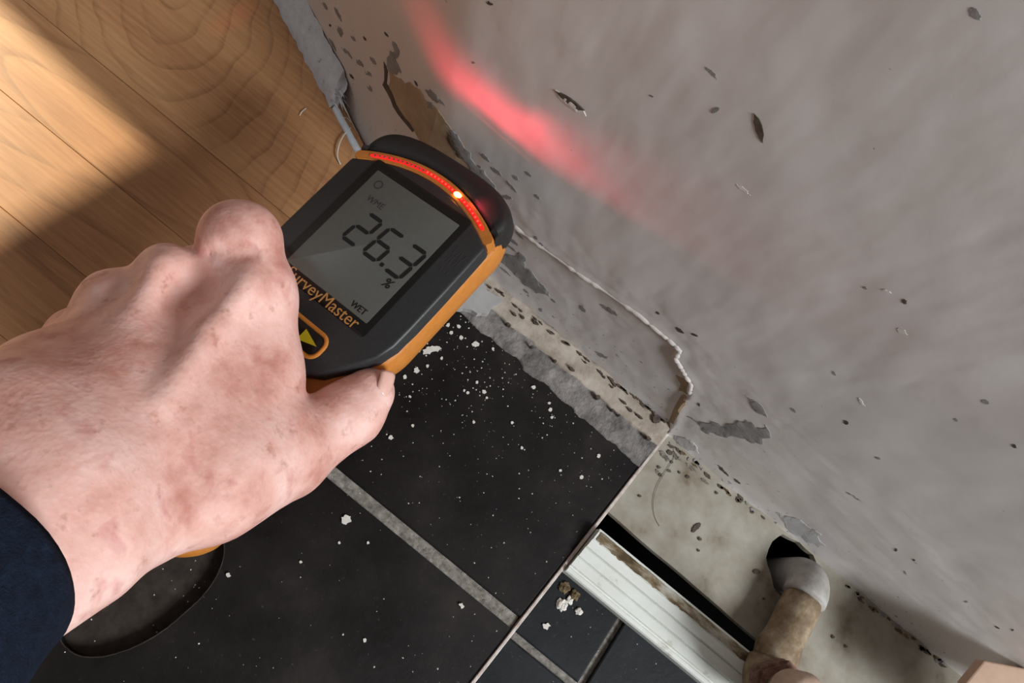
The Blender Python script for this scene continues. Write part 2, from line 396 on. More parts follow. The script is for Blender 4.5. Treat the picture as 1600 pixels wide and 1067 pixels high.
# bare tan plaster and its cracks beside the meter head
wall_mark('bare_plaster', [(607, 108), (622, 122), (641, 128), (662, 148), (684, 170), (702, 196), (722, 222), (742, 262), (735, 285), (700, 262), (664, 240), (648, 205), (634, 186), (620, 165), (608, 138)], M['tan'], 0.0003, label='bare tan plaster where the paint has gone')
wall_mark('paint_crack', [(600, 96), (606, 110), (604, 130), (612, 142), (620, 163), (634, 184), (648, 204), (645, 206), (630, 188), (615, 167), (606, 146), (598, 132), (601, 112)], M['mark'], 0.0006, 1, 0.1)
wall_mark('paint_chip', [(613, 64), (620, 70), (624, 80), (616, 88), (622, 100), (627, 114), (612, 115), (603, 102), (606, 88), (617, 80)], M['undercoat'], 0.0005, 2, 0.2)
wall_mark('paint_chip', [(664, 140), (672, 138), (682, 148), (688, 160), (676, 156)], M['undercoat'], 0.0005)
wall_mark('paint_chip', [(668, 158), (675, 160), (676, 170), (668, 168)], M['undercoat'], 0.0005)
wall_mark('paint_chip', [(698, 196), (708, 204), (720, 220), (744, 258), (766, 280), (778, 300), (760, 292), (736, 268), (716, 245), (704, 225)], M['undercoat'], 0.0006, 2, 0.25)
wall_mark('paint_chip', [(700, 205), (712, 218), (722, 236), (730, 252), (718, 246), (706, 228)], M['mark'], 0.0009, 2, 0.3)
for a in [(690, 160, 16, 4, 40), (650, 130, 12, 3, 60), (758, 246, 20, 5, 45), (776, 268, 22, 5, 38), (800, 292, 26, 4, 48), (792, 308, 20, 6, 20), (806, 278, 14, 5, 40), (826, 272, 12, 4, 40), (840, 308, 12, 4, 40), (748, 262, 10, 7, 0),
          (516, 40, 5, 3, 60), (528, 22, 26, 4, 62), (531, 48, 18, 8, 70), (520, 70, 24, 4, 62), (552, 60, 12, 4, 50), (542, 82, 26, 4, 46), (562, 98, 16, 7, 50), (576, 115, 14, 6, 40), (583, 95, 16, 5, 50), (578, 138, 12, 5, 50), (531, 116, 22, 5, 66), (536, 134, 16, 4, 66), (604, 54, 10, 3, 50), (570, 60, 8, 3, 50), (508, 10, 14, 4, 60), (518, 90, 10, 3, 60), (550, 120, 12, 3, 50)]:
    wall_mark('paint_chip', streak(*a), M['undercoat'] if a[3] > 3 else M['mark'], 0.0003, 2, 0.32)
# beside the device, over the black tile
wall_mark('paint_chip', [(774, 393), (792, 396), (812, 394), (822, 402), (820, 418), (834, 428), (842, 446), (859, 463), (838, 458), (820, 446), (806, 430), (790, 414)], M['undercoat'], 0.0005, 2, 0.22, label='large bare grey chip in the wall paint')
for a in [(848, 448, 30, 4, 50), (800, 376, 26, 4, 36), (812, 368, 18, 3, 40), (790, 424, 22, 3, 40), (772, 408, 26, 3, 40), (800, 388, 20, 3, 38), (838, 372, 8, 4, 40), (846, 382, 8, 4, 40), (845, 484, 7, 5, 40), (910, 482, 14, 6, 46), (952, 484, 34, 6, 30), (940, 555, 26, 4, 30), (830, 500, 9, 3, 40), (865, 470, 10, 3, 40), (758, 420, 18, 5, 40), (822, 455, 12, 3, 40)]:
    wall_mark('paint_chip', streak(*a), M['undercoat'], 0.0003, 2, 0.32)
wall_mark('paint_chip', [(1073, 650), (1092, 660), (1112, 658), (1132, 668), (1150, 658), (1166, 656), (1182, 668), (1196, 664), (1192, 694), (1174, 692), (1156, 684), (1136, 684), (1116, 676), (1096, 672)], M['undercoat'], 0.0005, 2, 0.28, label='jagged grey chip in the paint above the pale board')
wall_mark('paint_chip', [(1166, 618), (1180, 626), (1194, 640), (1200, 652), (1186, 646), (1174, 634)], M['undercoat'], 0.0005, 2, 0.2)
wall_mark('paint_chip', [(1054, 680), (1072, 684), (1086, 694), (1092, 708), (1076, 704), (1060, 694)], M['undercoat2'], 0.0006, 2, 0.25)
wall_mark('paint_chip', [(1212, 800), (1236, 808), (1262, 822), (1284, 836), (1290, 852), (1262, 848), (1236, 832)], M['undercoat2'], 0.0004, 2, 0.3)
wall_mark('gouge', [(868, 140), (880, 147), (897, 158), (911, 170), (916, 181), (902, 175), (886, 163), (874, 152)], M['scrape'], 0.0006, 1, 0.08, label='white-edged gouge')
wall_mark('gouge', [(868, 141), (884, 148), (900, 159), (914, 172), (905, 171), (888, 160)], M['mark'], 0.0009, 1, 0.08)
wall_mark('dark_mark', streak(1186, 200, 48, 12, 74), M['mark'], 0.0005, 1, 0.1)
for a, mm in [((1112, 114, 32, 7, 48), 'undercoat'), ((1118, 172, 18, 9, -25), 'undercoat'), ((1162, 296, 34, 6, 40), 'scrape'), ((1410, 518, 22, 10, 30), 'scrape'), ((1413, 471, 13, 8, 40), 'mark'),
              ((1385, 455, 20, 5, 20), 'scrape'), ((1352, 450, 8, 5, 20), 'undercoat'), ((1322, 660, 10, 8, 30), 'mark'), ((1303, 583, 9, 6, 60), 'undercoat'), ((1240, 641, 12, 6, 40), 'undercoat'), ((1540, 628, 14, 9, 20), 'undercoat'),
              ((1585, 697, 9, 7, 30), 'mark'), ((1494, 656, 8, 6, 30), 'undercoat'), ((1028, 489, 8, 5, 30), 'mark'), ((1062, 516, 18, 7, 38), 'mark'), ((1085, 523, 14, 4, 20), 'mark'), ((1092, 632, 8, 5, 50), 'mark'),
              ((1335, 776, 34, 3, 32), 'undercoat'), ((1400, 859, 6, 6, 0), 'mark'), ((1018, 150, 8, 4, 20), 'undercoat'), ((765, 5, 14, 6, 20), 'mark'), ((740, 98, 6, 4, 0), 'undercoat'), ((1525, 22, 30, 16, 50), 'undercoat'), ((1346, 628, 18, 5, 60), 'scrape'),
              ((1130, 735, 30, 4, 44), 'mark'), ((1152, 752, 16, 4, 40), 'mark'), ((1415, 895, 10, 4, 50), 'undercoat'), ((1372, 716, 10, 4, 10), 'undercoat'), ((1558, 980, 10, 3, 30), 'mark'), ((1582, 984, 5, 4, 0), 'mark'), ((1510, 940, 7, 4, 0), 'undercoat'), ((1428, 875, 5, 4, 0), 'mark')]:
    wall_mark('wall_mark', streak(a[0], a[1], a[2] * 0.85, a[3] * 0.75, a[4]), M[mm], 0.0003, 2, 0.32)
lip = [wall_pt(*p) for p in RIDGE[1:-3]]; lo_ = []
for a, b2 in zip(lip, lip[1:]):
    for k in range(8): lo_.append(a.lerp(b2, k / 8))
bm = bmesh.new()
tube_bm(bm, [Vector((p.x + 0.0002 * fb(p.x * 300, 1, 0, 2), wall_y(p.x, p.z) + 0.0013, p.z + 0.0002 * fb(p.x * 250, 5, 0, 2))) for p in lo_], [0.0022 + 0.0006 * fb(i * 0.21, 2, 2, 3) for i in range(len(lo_))], 10)
bm_obj('plaster_lip', bm, M['scrape'], wall, True)['label'] = 'pale rounded lip of the thicker plaster with painted highlight'  # bare plaster edge, whitened so the colour carries the ridge highlight
# tan paint tear at the end of the ridge
wall_mark('paint_tear', [(1056, 586), (1070, 592), (1078, 604), (1074, 616), (1060, 610), (1064, 600)], M['tan'], 0.0005, 1, 0.15)
wall_mark('paint_tear', [(1064, 618), (1072, 622), (1066, 638), (1054, 656), (1044, 660), (1052, 640)], M['tan'], 0.0005, 1, 0.15)

# doorway wall beyond the left of the picture; the sun comes in under its head
px0, py0 = -2.5, 0.115
dirv = Vector((0.156, 1, 0)).normalized(); nrm = Vector((dirv.y, -dirv.x, 0))
head = (-0.243 - px0) * math.tan(SUN_EL) + 0.0
bm = bmesh.new()
def dbox(a, b2, z0, z1):
    r = bmesh.ops.create_cube(bm, size=1)
    for v in r['verts']:
        s = a + (v.co.x + 0.5) * (b2 - a); t = (v.co.y + 0.5) * 0.10; z = z0 + (v.co.z + 0.5) * (z1 - z0)
        v.co = Vector((px0, py0, 0)) + dirv * s + nrm * t; v.co.z = z
dbox(0, 1.2, 0, 2.4); dbox(-0.95, 0, head, 2.4); dbox(-2.0, -0.95, 0, 2.4)
tag(bm_obj('wall_left', bm, M['wall']), 'off-white wall with the doorway that lets the sun in', None, None, 'structure')

# ------------------------------------------------------------------ the floor
SUBZ = -0.007
def xtr(y): return 0.1140 + 0.070 * (y - 0.003)           # line of the pale edging strip
def xwd(y): return -0.1175 - 0.070 * y                     # where laminate and tile meet
bm = poly_prism([(-2.7, -2.2), (xtr(-2.2), -2.2), (xtr(-0.0), 0.0), (-0.11, 0.0), (-0.30, 0.085), (-2.7, 1.05)], -0.06, SUBZ)
floor = tag(bm_obj('floor', bm, M['subfloor']), 'floor of pale laminate and black tiles', None, None, 'structure')
# laminate boards: pieces of the floor
def board(y0, y1, x0, x1fn, zt=0.0):
    g = 0.00008
    pts = [(x0, y0 + g), (x1fn(y0), y0 + g), (x1fn(y1), y1 - g), (x0, y1 - g)]
    return bm_obj('plank', poly_prism(pts, SUBZ + 0.0002, zt, bevel=0.00025), M['wood'], floor)
# the wide board along the wall follows the bend of the wall
top = [(x, wall_line(x) - 0.004) for x in (-0.118, -0.13, -0.16, -0.20, -0.26, -0.34, -0.9)]
pts = [(-0.9, -0.050), (xwd(-0.05) - 0.001, -0.050)] + top
bm_obj('plank', poly_prism(pts, SUBZ + 0.0002, 0, bevel=0.00025), M['wood_arch'], floor)
ys = [-0.0502, -0.1020, -0.1530, -0.2040, -0.2550, -0.3060, -0.3570]
for i in range(len(ys) - 1):
    cut = -0.60 + 0.11 * ((i * 2.37) % 1.0)
    board(ys[i + 1], ys[i], cut, lambda y: xwd(y) - 0.001); board(ys[i + 1], ys[i], cut - 0.5, lambda y, c=cut: c - 0.0004)
board(-1.6, -0.3572, -1.1, lambda y: xwd(-0.36) - 0.05)
board(-1.6, 0.35, -2.4, lambda y: -1.102)

# black tiles with recessed grout
GY0, GY1 = -0.1470, -0.1545
def tile(pts, z1, m, holes=(), bev=0.0012, z0=SUBZ + 0.0002):
    return bm_obj('tile', poly_prism(pts, z0, z1, holes, bev), m, floor)
tile([(xwd(GY0), GY0), (xtr(GY0) - 0.0012, GY0), (xtr(-0.012) - 0.0012, -0.012), (xwd(-0.012), -0.012)], 0.0, M['tile'])
hole = [(-50, -214), (-43.5, -223), (-40.5, -236), (-41.5, -249), (-45.3, -267), (-54, -283), (-64, -292), (-74, -294), (-81.5, -290), (-88, -272), (-89, -250), (-86, -228), (-78, -212), (-64, -206)]
hp = []
for i in range(len(hole)):       # rounded outline
    p0, p1, p2, p3 = [Vector(hole[(i + k) % len(hole)]) for k in (-1, 0, 1, 2)]
    for t in (0, .25, .5, .75):
        q = 0.5 * ((2 * p1) + (p2 - p0) * t + (2 * p0 - 5 * p1 + 4 * p2 - p3) * t * t + (3 * p1 - p0 - 3 * p2 + p3) * t ** 3)
        hp.append((q.x / 1000, q.y / 1000))
tile([(xwd(-0.34), -0.42), (xtr(-0.42) - 0.0012, -0.42), (xtr(GY1) - 0.0012, GY1), (xwd(GY1), GY1)], 0.0, M['tile'], [hp], 0.0)
tile([(xwd(-0.34), -1.4), (xtr(-1.4) - 0.0012, -1.4), (xtr(-0.4275) - 0.0012, -0.4275), (xwd(-0.34), -0.4275)], 0.0, M['tile'])
# pale lip round the cut-out
bm = bmesh.new()
n = len(hp)
pth = [Vector((x, y, -0.0001)) for x, y in ragged(hp, 1, 0.05)]
tube_bm(bm, pth[:] + [pth[0]], 0.00035, 6, False)
bm_obj('cut_edge', bm, M['subfloor'], floor, True)
bm = bmesh.new(); box_bm(bm, (xwd(-.15) + .001, GY1 + 0.0001, SUBZ + 0.0002), (xtr(-.15) - 0.002, GY0 - 0.0001, -0.0012))
bm_obj('grout_line', bm, M['grout'], floor)
bm = bmesh.new(); box_bm(bm, (xwd(-.34), -0.4274, SUBZ + 0.0002), (xtr(-.42) - 0.002, -0.4201, -0.0012))
bm_obj('grout_line', bm, M['grout'], floor)

# pale edging strip along the cut edge of the tiles
EW = 0.0020
e0, e1 = -1.4, 0.0005
bm = poly_prism([(xtr(e0) - 0.001, e0), (xtr(e0) - 0.001 + EW, e0), (xtr(e1) - 0.001 + EW, e1), (xtr(e1) - 0.001, e1)], -0.02, 0.0012, bevel=0.0004)
tag(bm_obj('trim_1', bm, M['edge']), 'thin pale edging strip along the cut black tiles', None, None, 'structure')

# lower floor beyond the edging
LZ = -0.006
def xb(y): return xtr(y) + 0.0015
bm = poly_prism([(xb(-2.0), -2.0), (1.4, -2.0), (1.4, -0.1), (xb(-0.1), -0.1)], -0.07, LZ - 0.003)
lower = tag(bm_obj('floor_lower', bm, M['grout']), 'lower floor of small black tiles beyond the pale edging', None, None, 'structure')
gx, gyc, TS, GW = 0.1540, -0.1560, 0.098, 0.0045
for i in range(-1, 7):
    for j in range(-5, 1):
        x0, x1 = gx + i * TS + GW / 2, gx + (i + 1) * TS - GW / 2
        y0, y1 = gyc + j * TS + GW / 2, gyc + (j + 1) * TS - GW / 2
        y1 = min(y1, -0.1005)
        a0, a1 = max(x0, xb(y0) + 0.0003), max(x0, xb(y1) + 0.0003)
        if x1 - max(a0, a1) < 0.004: continue
        bm_obj('tile', poly_prism([(a0, y0), (x1, y0), (x1, y1), (a1, y1)], LZ - 0.0028, LZ, bevel=0.001), M['tile2'], lower)
bm = bmesh.new(); box_bm(bm, (xb(-0.1) + 0.004, -0.0995, -0.09), (1.4, 0.0015, -0.075)); box_bm(bm, (xb(-0.1) + 0.004, 0.0015, -0.09), (1.4, 0.10, -0.0045))  # base and added backing, darkness painted so gap and pipe hole read black
tag(bm_obj('floor_void', bm, M['void']), 'void under the floor in painted shade, seen through the gap', None, None, 'structure')

# ------------------------------------------------------------------ mortar fillet along the foot of the wall
fil = empty('mortar_fillet', loc=(0.03, -0.015, 0))
tag(fil, 'rough grey and cream mortar along the wall beside the black tile', 'mortar')
def fillet(name, yf0, yf1, zf0, zf1, m, amp, seed, x0=-0.13, x1=0.1115, nxs=260, nys=16, raga=0.002):
    vs = []; fs = []
    for i in range(nxs + 1):
        x = x0 + (x1 - x0) * i / nxs
        for j in range(nys + 1):
            t = j / nys
            a = yf0(x) + raga * fb(x * 70, seed, 0, 5); b2 = yf1(x) + 0.0012 * fb(x * 60, seed + 4, 2, 4)
            y = a + (b2 - a) * t
            xx = min(x, xtr(y) - 0.0012)
            e = min(1, t * 6)
            z = zf0 + (zf1 - zf0) * t + amp * e * fb(x * 55, y * 90, seed, 5)
            if j == 0: z = -0.002
            if j == nys: z -= 0.001
            vs.append((xx - 0.03, y + 0.015, z))
    for i in range(nxs):
        for j in range(nys):
            k = i * (nys + 1) + j; fs.append((k, k + nys + 1, k + nys + 2, k + 1))
    me = bpy.data.meshes.new(name); me.from_pydata(vs, [], fs); me.update()
    return mesh_obj(name, me, m, fil)
front = lambda x: -0.0285 - 0.0035 * max(0, (x + 0.02) / 0.13)
fillet('grey_mortar', front, lambda x: -0.0125, 0.0008, 0.0045, M['mortar'], 0.0016, 1.0, raga=0.0030)
fillet('cream_plaster', lambda x: -0.0150 + 0.0, lambda x: wall_line(x) + 0.0015, 0.0052, 0.0075, M['cream'], 0.0010, 5.0, raga=0.0016)
def floor_mark(name, pts, z, h, m, parent=None, rag=2, amp=0.2, org=Vector((0, 0, 0))):
    q = [floor_pt(px, py, z) for px, py in pts]
    q = ragged([(p.x - org.x, p.y - org.y) for p in q], rag, amp)
    return bm_obj(name, poly_prism(q, z - h - org.z, z - org.z), m, parent)
FO = Vector((0.03, -0.015, 0))
o = floor_mark('filler_patch', [(700, 470), (722, 446), (742, 436), (756, 442), (762, 454), (780, 464), (786, 472), (772, 478), (762, 490), (746, 490), (728, 482), (712, 480)], 0.0088, 0.006, M['filler'], fil, 2, 0.14, FO)
o['label'] = 'smooth pale filler patch'
for c in [((804, 490), 8, 5), ((817, 495), 6, 6), ((894, 576), 10, 6), ((868, 563), 5, 4), ((832, 541), 5, 4), ((795, 506), 8, 5), ((957, 604), 5, 3), ((935, 620), 7, 10), ((1026, 655), 12, 18), ((1014, 684), 9, 6), ((748, 465), 7, 9), ((985, 640), 8, 5), ((1000, 650), 12, 4), ((975, 628), 10, 4), ((958, 640), 5, 4), ((968, 648), 4, 4)]:
    (px, py), a, b2 = c
    floor_mark('dirt_spot', [(px + a * math.cos(t) , py + b2 * math.sin(t)) for t in [k * math.pi / 4 for k in range(8)]] if False else streak(px, py, a * 1.15, b2 * 0.65, 38), 0.0082, 0.004, M['mark'], fil, 1, 0.2, FO)
# dirt line where mortar meets wall
for k in range(46):
    t = random.random() ** 0.7; px = 755 + (1038 - 755) * t; py = 436 + (658 - 436) * t + random.uniform(-3, 4)
    floor_mark('dirt_spot', streak(px, py, random.uniform(5, 16), random.uniform(1.2, 3.2), 39 + random.uniform(-12, 12)), 0.0084, 0.004, M['mark'], fil, 1, 0.25, FO)

# ------------------------------------------------------------------ pale board by the wall, with the pipe hole
BZ = -0.001
hole2 = [(0.2160, -0.0300), (0.2090, -0.0240), (0.2075, -0.0130), (0.2110, -0.0045), (0.2230, -0.0015), (0.2350, -0.0022), (0.2445, -0.008), (0.2475, -0.018), (0.2470, -0.028), (0.2410, -0.0365), (0.2320, -0.0380), (0.2225, -0.0365)]
near = [(xb(-0.066), -0.066), (0.16, -0.0672), (0.20, -0.0682), (0.235, -0.0690), (0.30, -0.070), (0.55, -0.071)]
near = [near[0]] + ragged(near, 2, 0.012, False)[1:]
far = [(0.55, -0.0008), (0.40, -0.0008), (0.30, -0.0008), (0.20, -0.0008), (xb(0) + .0, -0.0008)]
bd = poly_prism(near + far, BZ - 0.005, BZ, [ragged(hole2, 1, 0.06)], bevel=0.0)
pb = tag(bm_obj('floor_board', bd, M['board']), 'pale dirty painted board along the wall foot with a pipe hole', 'board')
def on_board(name, pts, h, m, rag=1, amp=0.2, z=None):
    return floor_mark(name, pts, (BZ if z is None else z) + h, h + 0.0004, m, pb, rag, amp)
for a in [(1088, 824, 20, 8, -42), (1094, 842, 7, 5, 20), (1183, 893, 13, 7, 0), (1047, 707, 10, 7, 30), (1032, 742, 7, 5, 30), (1050, 722, 5, 4, 0), (1030, 730, 6, 4, 0), (1075, 745, 7, 5, 0), (1092, 860, 4, 4, 0), (1302, 995, 6, 5, 0), (1322, 1010, 5, 4, 0), (1062, 738, 4, 4, 0), (1000, 775, 6, 3, 0), (1120, 770, 5, 4, 0), (1194, 935, 4, 3, 0), (1405, 985, 6, 4, 20)]:
    on_board('dirt_spot', streak(*a), 0.0008, M['mark'])
for k in range(70):
    t = random.random(); px = 1046 + (1490 - 1046) * t; py = 686 + (1046 - 686) * t + random.uniform(1, 10)
    if 1195 < px < 1310: continue
    on_board('dirt_spot', streak(px, py, random.uniform(5, 16), random.uniform(2, 6), 39 + random.uniform(-20, 20)), 0.0006, random.choice([M['dirt'], M['undercoat'], M['mark']]), 1, 0.25)
# dirty corner of the board beside the hole
for a in [(1038, 712, 22, 8, 50), (1056, 712, 26, 6, 40), (1080, 730, 22, 5, 36), (1028, 738, 12, 5, 60), (1046, 736, 9, 4, 20), (1102, 752, 16, 4, 40)]:
    on_board('dirt_patch', streak(*a), 0.0004, M['dirtgrey'], 2, 0.35)

# ------------------------------------------------------------------ white moulding
prof = [(-0.1110, -0.0055), (-0.1110, 0.0022), (-0.1102, 0.0034), (-0.1080, 0.0036), (-0.1074, 0.0026), (-0.1066, 0.0026), (-0.1060, 0.0040), (-0.1006, 0.0042), (-0.1000, 0.0034), (-0.0994, 0.0052), (-0.0936, 0.0054), (-0.0930, 0.0046), (-0.0924, 0.0066), (-0.0872, 0.0070), (-0.0866, 0.0078), (-0.0820, 0.0078), (-0.0795, 0.0066), (-0.0795, -0.012), (-0.100, -0.012), (-0.100, -0.0055)]
bm = bmesh.new()
xsn = [0.0] + [0.14 + 0.02 * i for i in range(0, 22)]
rings = []
for i, x in enumerate(xsn):
    rings.append([bm.verts.new(((xb(y) + 0.0004) if i == 0 else x, y + 0.0006 * fb(x * 8, 2, 1, 2), z)) for y, z in prof])
for a, b2 in zip(rings, rings[1:]):
    for k in range(len(prof)): bm.faces.new((a[k], b2[k], b2[(k + 1) % len(prof)], a[(k + 1) % len(prof)]))
bm.faces.new(rings[0][::-1]); bm.faces.new(rings[-1])
mould = tag(bm_obj('white_moulding', bm, M['whitewood']), 'white stepped wooden moulding lying between lower black tiles and dark gap', 'moulding')
# grime along its back edge
vs = []; fs = []
for i in range(240):
    x = 0.1115 + 0.30 * i / 239
    for j in range(7):
        t = j / 6; y = -0.0874 + 0.0070 * t
        vs.append((x, y + 0.0005 * fb(x * 90, 3, j, 3), 0.0079 + (0.0003 + 0.0007 * abs(fb(x * 130, t * 4, 9, 4))) * (1 if 0 < j < 6 else 0) - (0.0014 if j in (0, 6) else 0)))
for i in range(239):
    for j in range(6):
        k = i * 7 + j; fs.append((k, k + 7, k + 8, k + 1))
me = bpy.data.meshes.new('grime'); me.from_pydata(vs, [], fs); me.update()
mesh_obj('grime', me, M['grime'], mould)['label'] = 'brown grime along the back edge'
q = floor_pt(1147, 1023, 0.0052)
bm = bmesh.new(); bmesh.ops.create_cone(bm, cap_ends=True, segments=12, radius1=0.0016, radius2=0.0014, depth=0.0008, matrix=Matrix.Translation(q))
bm_obj('nail_hole', bm, M['mark'], mould)

# ------------------------------------------------------------------ pipe with elbow, nut and valve
PX, PY, PZ, PR = 0.2350, -0.0198, 0.0122, 0.0117
pipe = empty('pipe', loc=(PX, PY, -0.06))
tag(pipe, 'tarnished pipe rising from the board hole and bending into the room', 'pipe')
def L(p): return Vector(p) - Vector((PX, PY, -0.06))
RB = 0.0145
pth = [(PX, PY, -0.06), (PX, PY, -0.02), (PX, PY, PZ - RB)] + [(PX, PY - RB + RB * math.cos(a), PZ - RB + RB * math.sin(a)) for a in [math.pi / 2 * k / 10 for k in range(1, 11)]]
bm = bmesh.new(); tube_bm(bm, [L(p) for p in pth], PR + 0.0012, 32)
bm_obj('elbow', bm, M['pipepaint'], pipe, True)['label'] = 'grey painted elbow'
y0, y1 = PY - RB, -0.080
pth = [(PX, y0 + (y1 - y0) * t, PZ + 0.001 * t) for t in [k / 14 for k in range(15)]]
rad = [PR + 0.0004 * fb(k * 1.3, 0, 0, 3) for k in range(15)]
rad[0] = PR - 0.001; rad[10] += 0.0006; rad[11] += 0.0012; rad[12] += 0.001
bm = bmesh.new(); tube_bm(bm, [L(p) for p in pth], rad, 32)
bm_obj('pipe_run', bm, M['rustpipe'], pipe, True)
bm = bmesh.new()       # end elbow turning up
pth = [(PX, y1 - RB * math.sin(a), PZ + RB - RB * math.cos(a)) for a in [math.pi / 2 * k / 8 for k in range(9)]]
tube_bm(bm, [L(p) for p in pth], PR + 0.001, 32); bm_obj('end_elbow', bm, M['rustpipe'], pipe, True)
VY = y1 - RB
bm = bmesh.new(); bmesh.ops.create_cone(bm, cap_ends=True, segments=6, radius1=0.0185, radius2=0.0185, depth=0.012, matrix=Matrix.Translation(L((PX, VY, PZ + RB + 0.006))) @ Matrix.Rotation(0.35, 4, 'Z'))
bmesh.ops.bevel(bm, geom=bm.edges[:], offset=0.0018, segments=2, affect='EDGES')
bm_obj('nut', bm, M['rust'], pipe)['label'] = 'rusty hexagonal nut'
bm = bmesh.new(); tube_bm(bm, [L((PX, VY, PZ + RB + 0.012 + h)) for h in (0, 0.004, 0.006, 0.018, 0.022, 0.024)], [0.0115, 0.0115, 0.0135, 0.0135, 0.012, 0.009], 32)
bm_obj('valve', bm, M['valve'], pipe, True)['label'] = 'pinkish valve body'

# flat bracket on the wall at the far end of the board
bk = empty('wall_bracket', loc=(0.34, -0.0005, 0.055)); tag(bk, 'flat pinkish brown bracket on the wall above the end of the pale board', 'bracket')
bp = [(-0.0245, -0.0125), (0.0, 0.0), (0.06, 0.0), (0.06, -0.055), (-0.020, -0.055), (-0.0295, -0.030)]
bm_obj('plate', poly_prism(bp, -0.001, 0.005, bevel=0.001), M['boxm'], bk)
bm_obj('back_rail', poly_prism([(0.002, -0.004), (0.002, -0.0002), (0.06, -0.0002), (0.06, -0.004)], -0.012, -0.001), M['boxm'], bk)

# ------------------------------------------------------------------ sealant bead between laminate and wall
bead = empty('sealant_bead', loc=(-0.2, 0.035, 0)); tag(bead, 'cracked bluish white sealant bead between wooden floor and wall', 'sealant')
vs = []; fs = []; NB = 220
for i in range(NB + 1):
    x = -0.42 + (0.42 - 0.183) * i / NB
    yw = wall_line(x)
    endf = 1 if i < NB - 4 else 0.8
    for j, (dy, z) in enumerate([(-0.013, 0.0), (-0.0125, 0.002), (-0.011, 0.0075), (-0.009, 0.013), (-0.006, 0.018), (-0.003, 0.0225), (0.0, 0.026)]):
        nn = 0.0010 * fb(x * 120, j * 0.9, 3, 4)
        vs.append((x + 0.2 + (0.002 * fb(j * 2.1, 4, 1, 3) if i >= NB - 2 else 0), yw + dy * endf + nn - 0.035, max(0.0, z * endf + nn)))
for i in range(NB):
    for j in range(6):
        k = i * 7 + j; fs.append((k, k + 7, k + 8, k + 1))
fs.append(tuple(NB * 7 + j for j in range(7)))
me = bpy.data.meshes.new('bead'); me.from_pydata(vs, [], fs); me.update(); mesh_obj('bead', me, M['caulk'], bead)
vs = []; fs = []
for i in range(40):    # thin strip that goes on past the torn end
    x = -0.186 + 0.052 * i / 39; yw = wall_line(x)
    for dy, z in ((-0.0125, 0.0), (-0.0122, 0.0016), (-0.0085, 0.0030), (-0.0075, 0.0)):
        vs.append((x + 0.2, yw + dy - 0.035 + 0.0004 * fb(x * 90, z * 300, 1, 3), z))
for i in range(39):
    for j in range(3):
        k = i * 4 + j; fs.append((k, k + 4, k + 5, k + 1))
me = bpy.data.meshes.new('bead_strip'); me.from_pydata(vs, [], fs); me.update(); mesh_obj('bead_strip', me, M['caulk'], bead)
# torn fringe at its end
bm = bmesh.new()
for k in range(9):
    a = Vector((-0.186 + random.uniform(-0.003, 0.004), wall_line(-0.186) + random.uniform(-0.011, -0.002), random.uniform(0.004, 0.022)))
    d = Vector((random.uniform(0.002, 0.008), random.uniform(-0.003, 0.002), random.uniform(-0.006, 0.001)))
    tube_bm(bm, [a - bead.location, a + d * 0.5 + Vector((0, 0, 0.001)) - bead.location, a + d - bead.location], [0.0006, 0.0004, 0.0001], 5)
bm_obj('torn_fringe', bm, M['caulk'], bead, True)

# threads on the wooden floor and hair on the board
def thread(name, pix, z, r, m, label, cat, lift=0.002):
    pts = [floor_pt(px, py, z) for px, py in pix]; out = []
    for i in range(len(pts) - 1):
        p0, p1, p2, p3 = [pts[max(0, min(len(pts) - 1, i + k))] for k in (-1, 0, 1, 2)]
        for t in (0, .2, .4, .6, .8):
            out.append(0.5 * ((2 * p1) + (p2 - p0) * t + (2 * p0 - 5 * p1 + 4 * p2 - p3) * t * t + (3 * p1 - p0 - 3 * p2 + p3) * t ** 3))
    out.append(pts[-1])
    base = out[0].copy(); bm = bmesh.new()
    n = len(out)
    tube_bm(bm, [p - base + Vector((0, 0, r + lift * math.sin(math.pi * i / n))) for i, p in enumerate(out)], r, 6)
    o = bm_obj(name, bm, m, None, True); o.location = base
    return tag(o, label, cat)
thread('thread', [(548, 200), (538, 212), (530, 228), (527, 246), (532, 258)], 0.0, 0.00045, M['thread'], 'curled pale thread on the wooden floor beside the meter', 'thread')
thread('fibre', [(468, 181), (472, 175), (478, 170)], 0.0, 0.0004, M['thread'], 'tiny pale fibre on the wooden floor left of the sealant', 'fibre', 0.0003)
thread('fibre', [(536, 184), (543, 186), (548, 192)], 0.0, 0.0003, M['thread'], 'short pale fibre at the torn end of the sealant', 'fibre', 0.0005)
thread('hair', [(1052, 702), (1052, 716), (1044, 730), (1028, 756), (1020, 782), (1022, 806), (1030, 822)], BZ, 0.00013, M['hair'], 'long dark hair curled on the pale board', 'hair', 0.0006)

# ------------------------------------------------------------------ paint flakes and debris
def flake(pts, z, h, m, label, group=None, name='paint_flake', cat='paint flake'):
    q = [floor_pt(px, py, z) for px, py in pts]
    c = sum(q, Vector()) / len(q)
    r = ragged([(p.x - c.x, p.y - c.y) for p in q], 2, 0.20)
    o = bm_obj(name, poly_prism(r, 0, h), m); o.location = (c.x, c.y, z + 0.0001)
    o.rotation_euler = (random.uniform(-0.02, 0.02), random.uniform(-0.02, 0.02), 0)
    return tag(o, label, cat, group)
flake([(660, 547), (668, 542), (682, 541), (690, 545), (684, 550), (672, 553), (661, 554)], 0, 0.0009, M['flake'], 'largest pale paint flake on the black tile beside the meter')
flake([(737, 537), (743, 534), (749, 537), (747, 541), (738, 541)], 0, 0.0008, M['flake'], 'small pale paint flake between largest flake and mortar')
flake([(533, 808), (540, 804), (548, 807), (549, 815), (541, 820), (534, 817)], 0, 0.0012, M['flake'], 'round white plaster crumb below the grout line by the wrist')
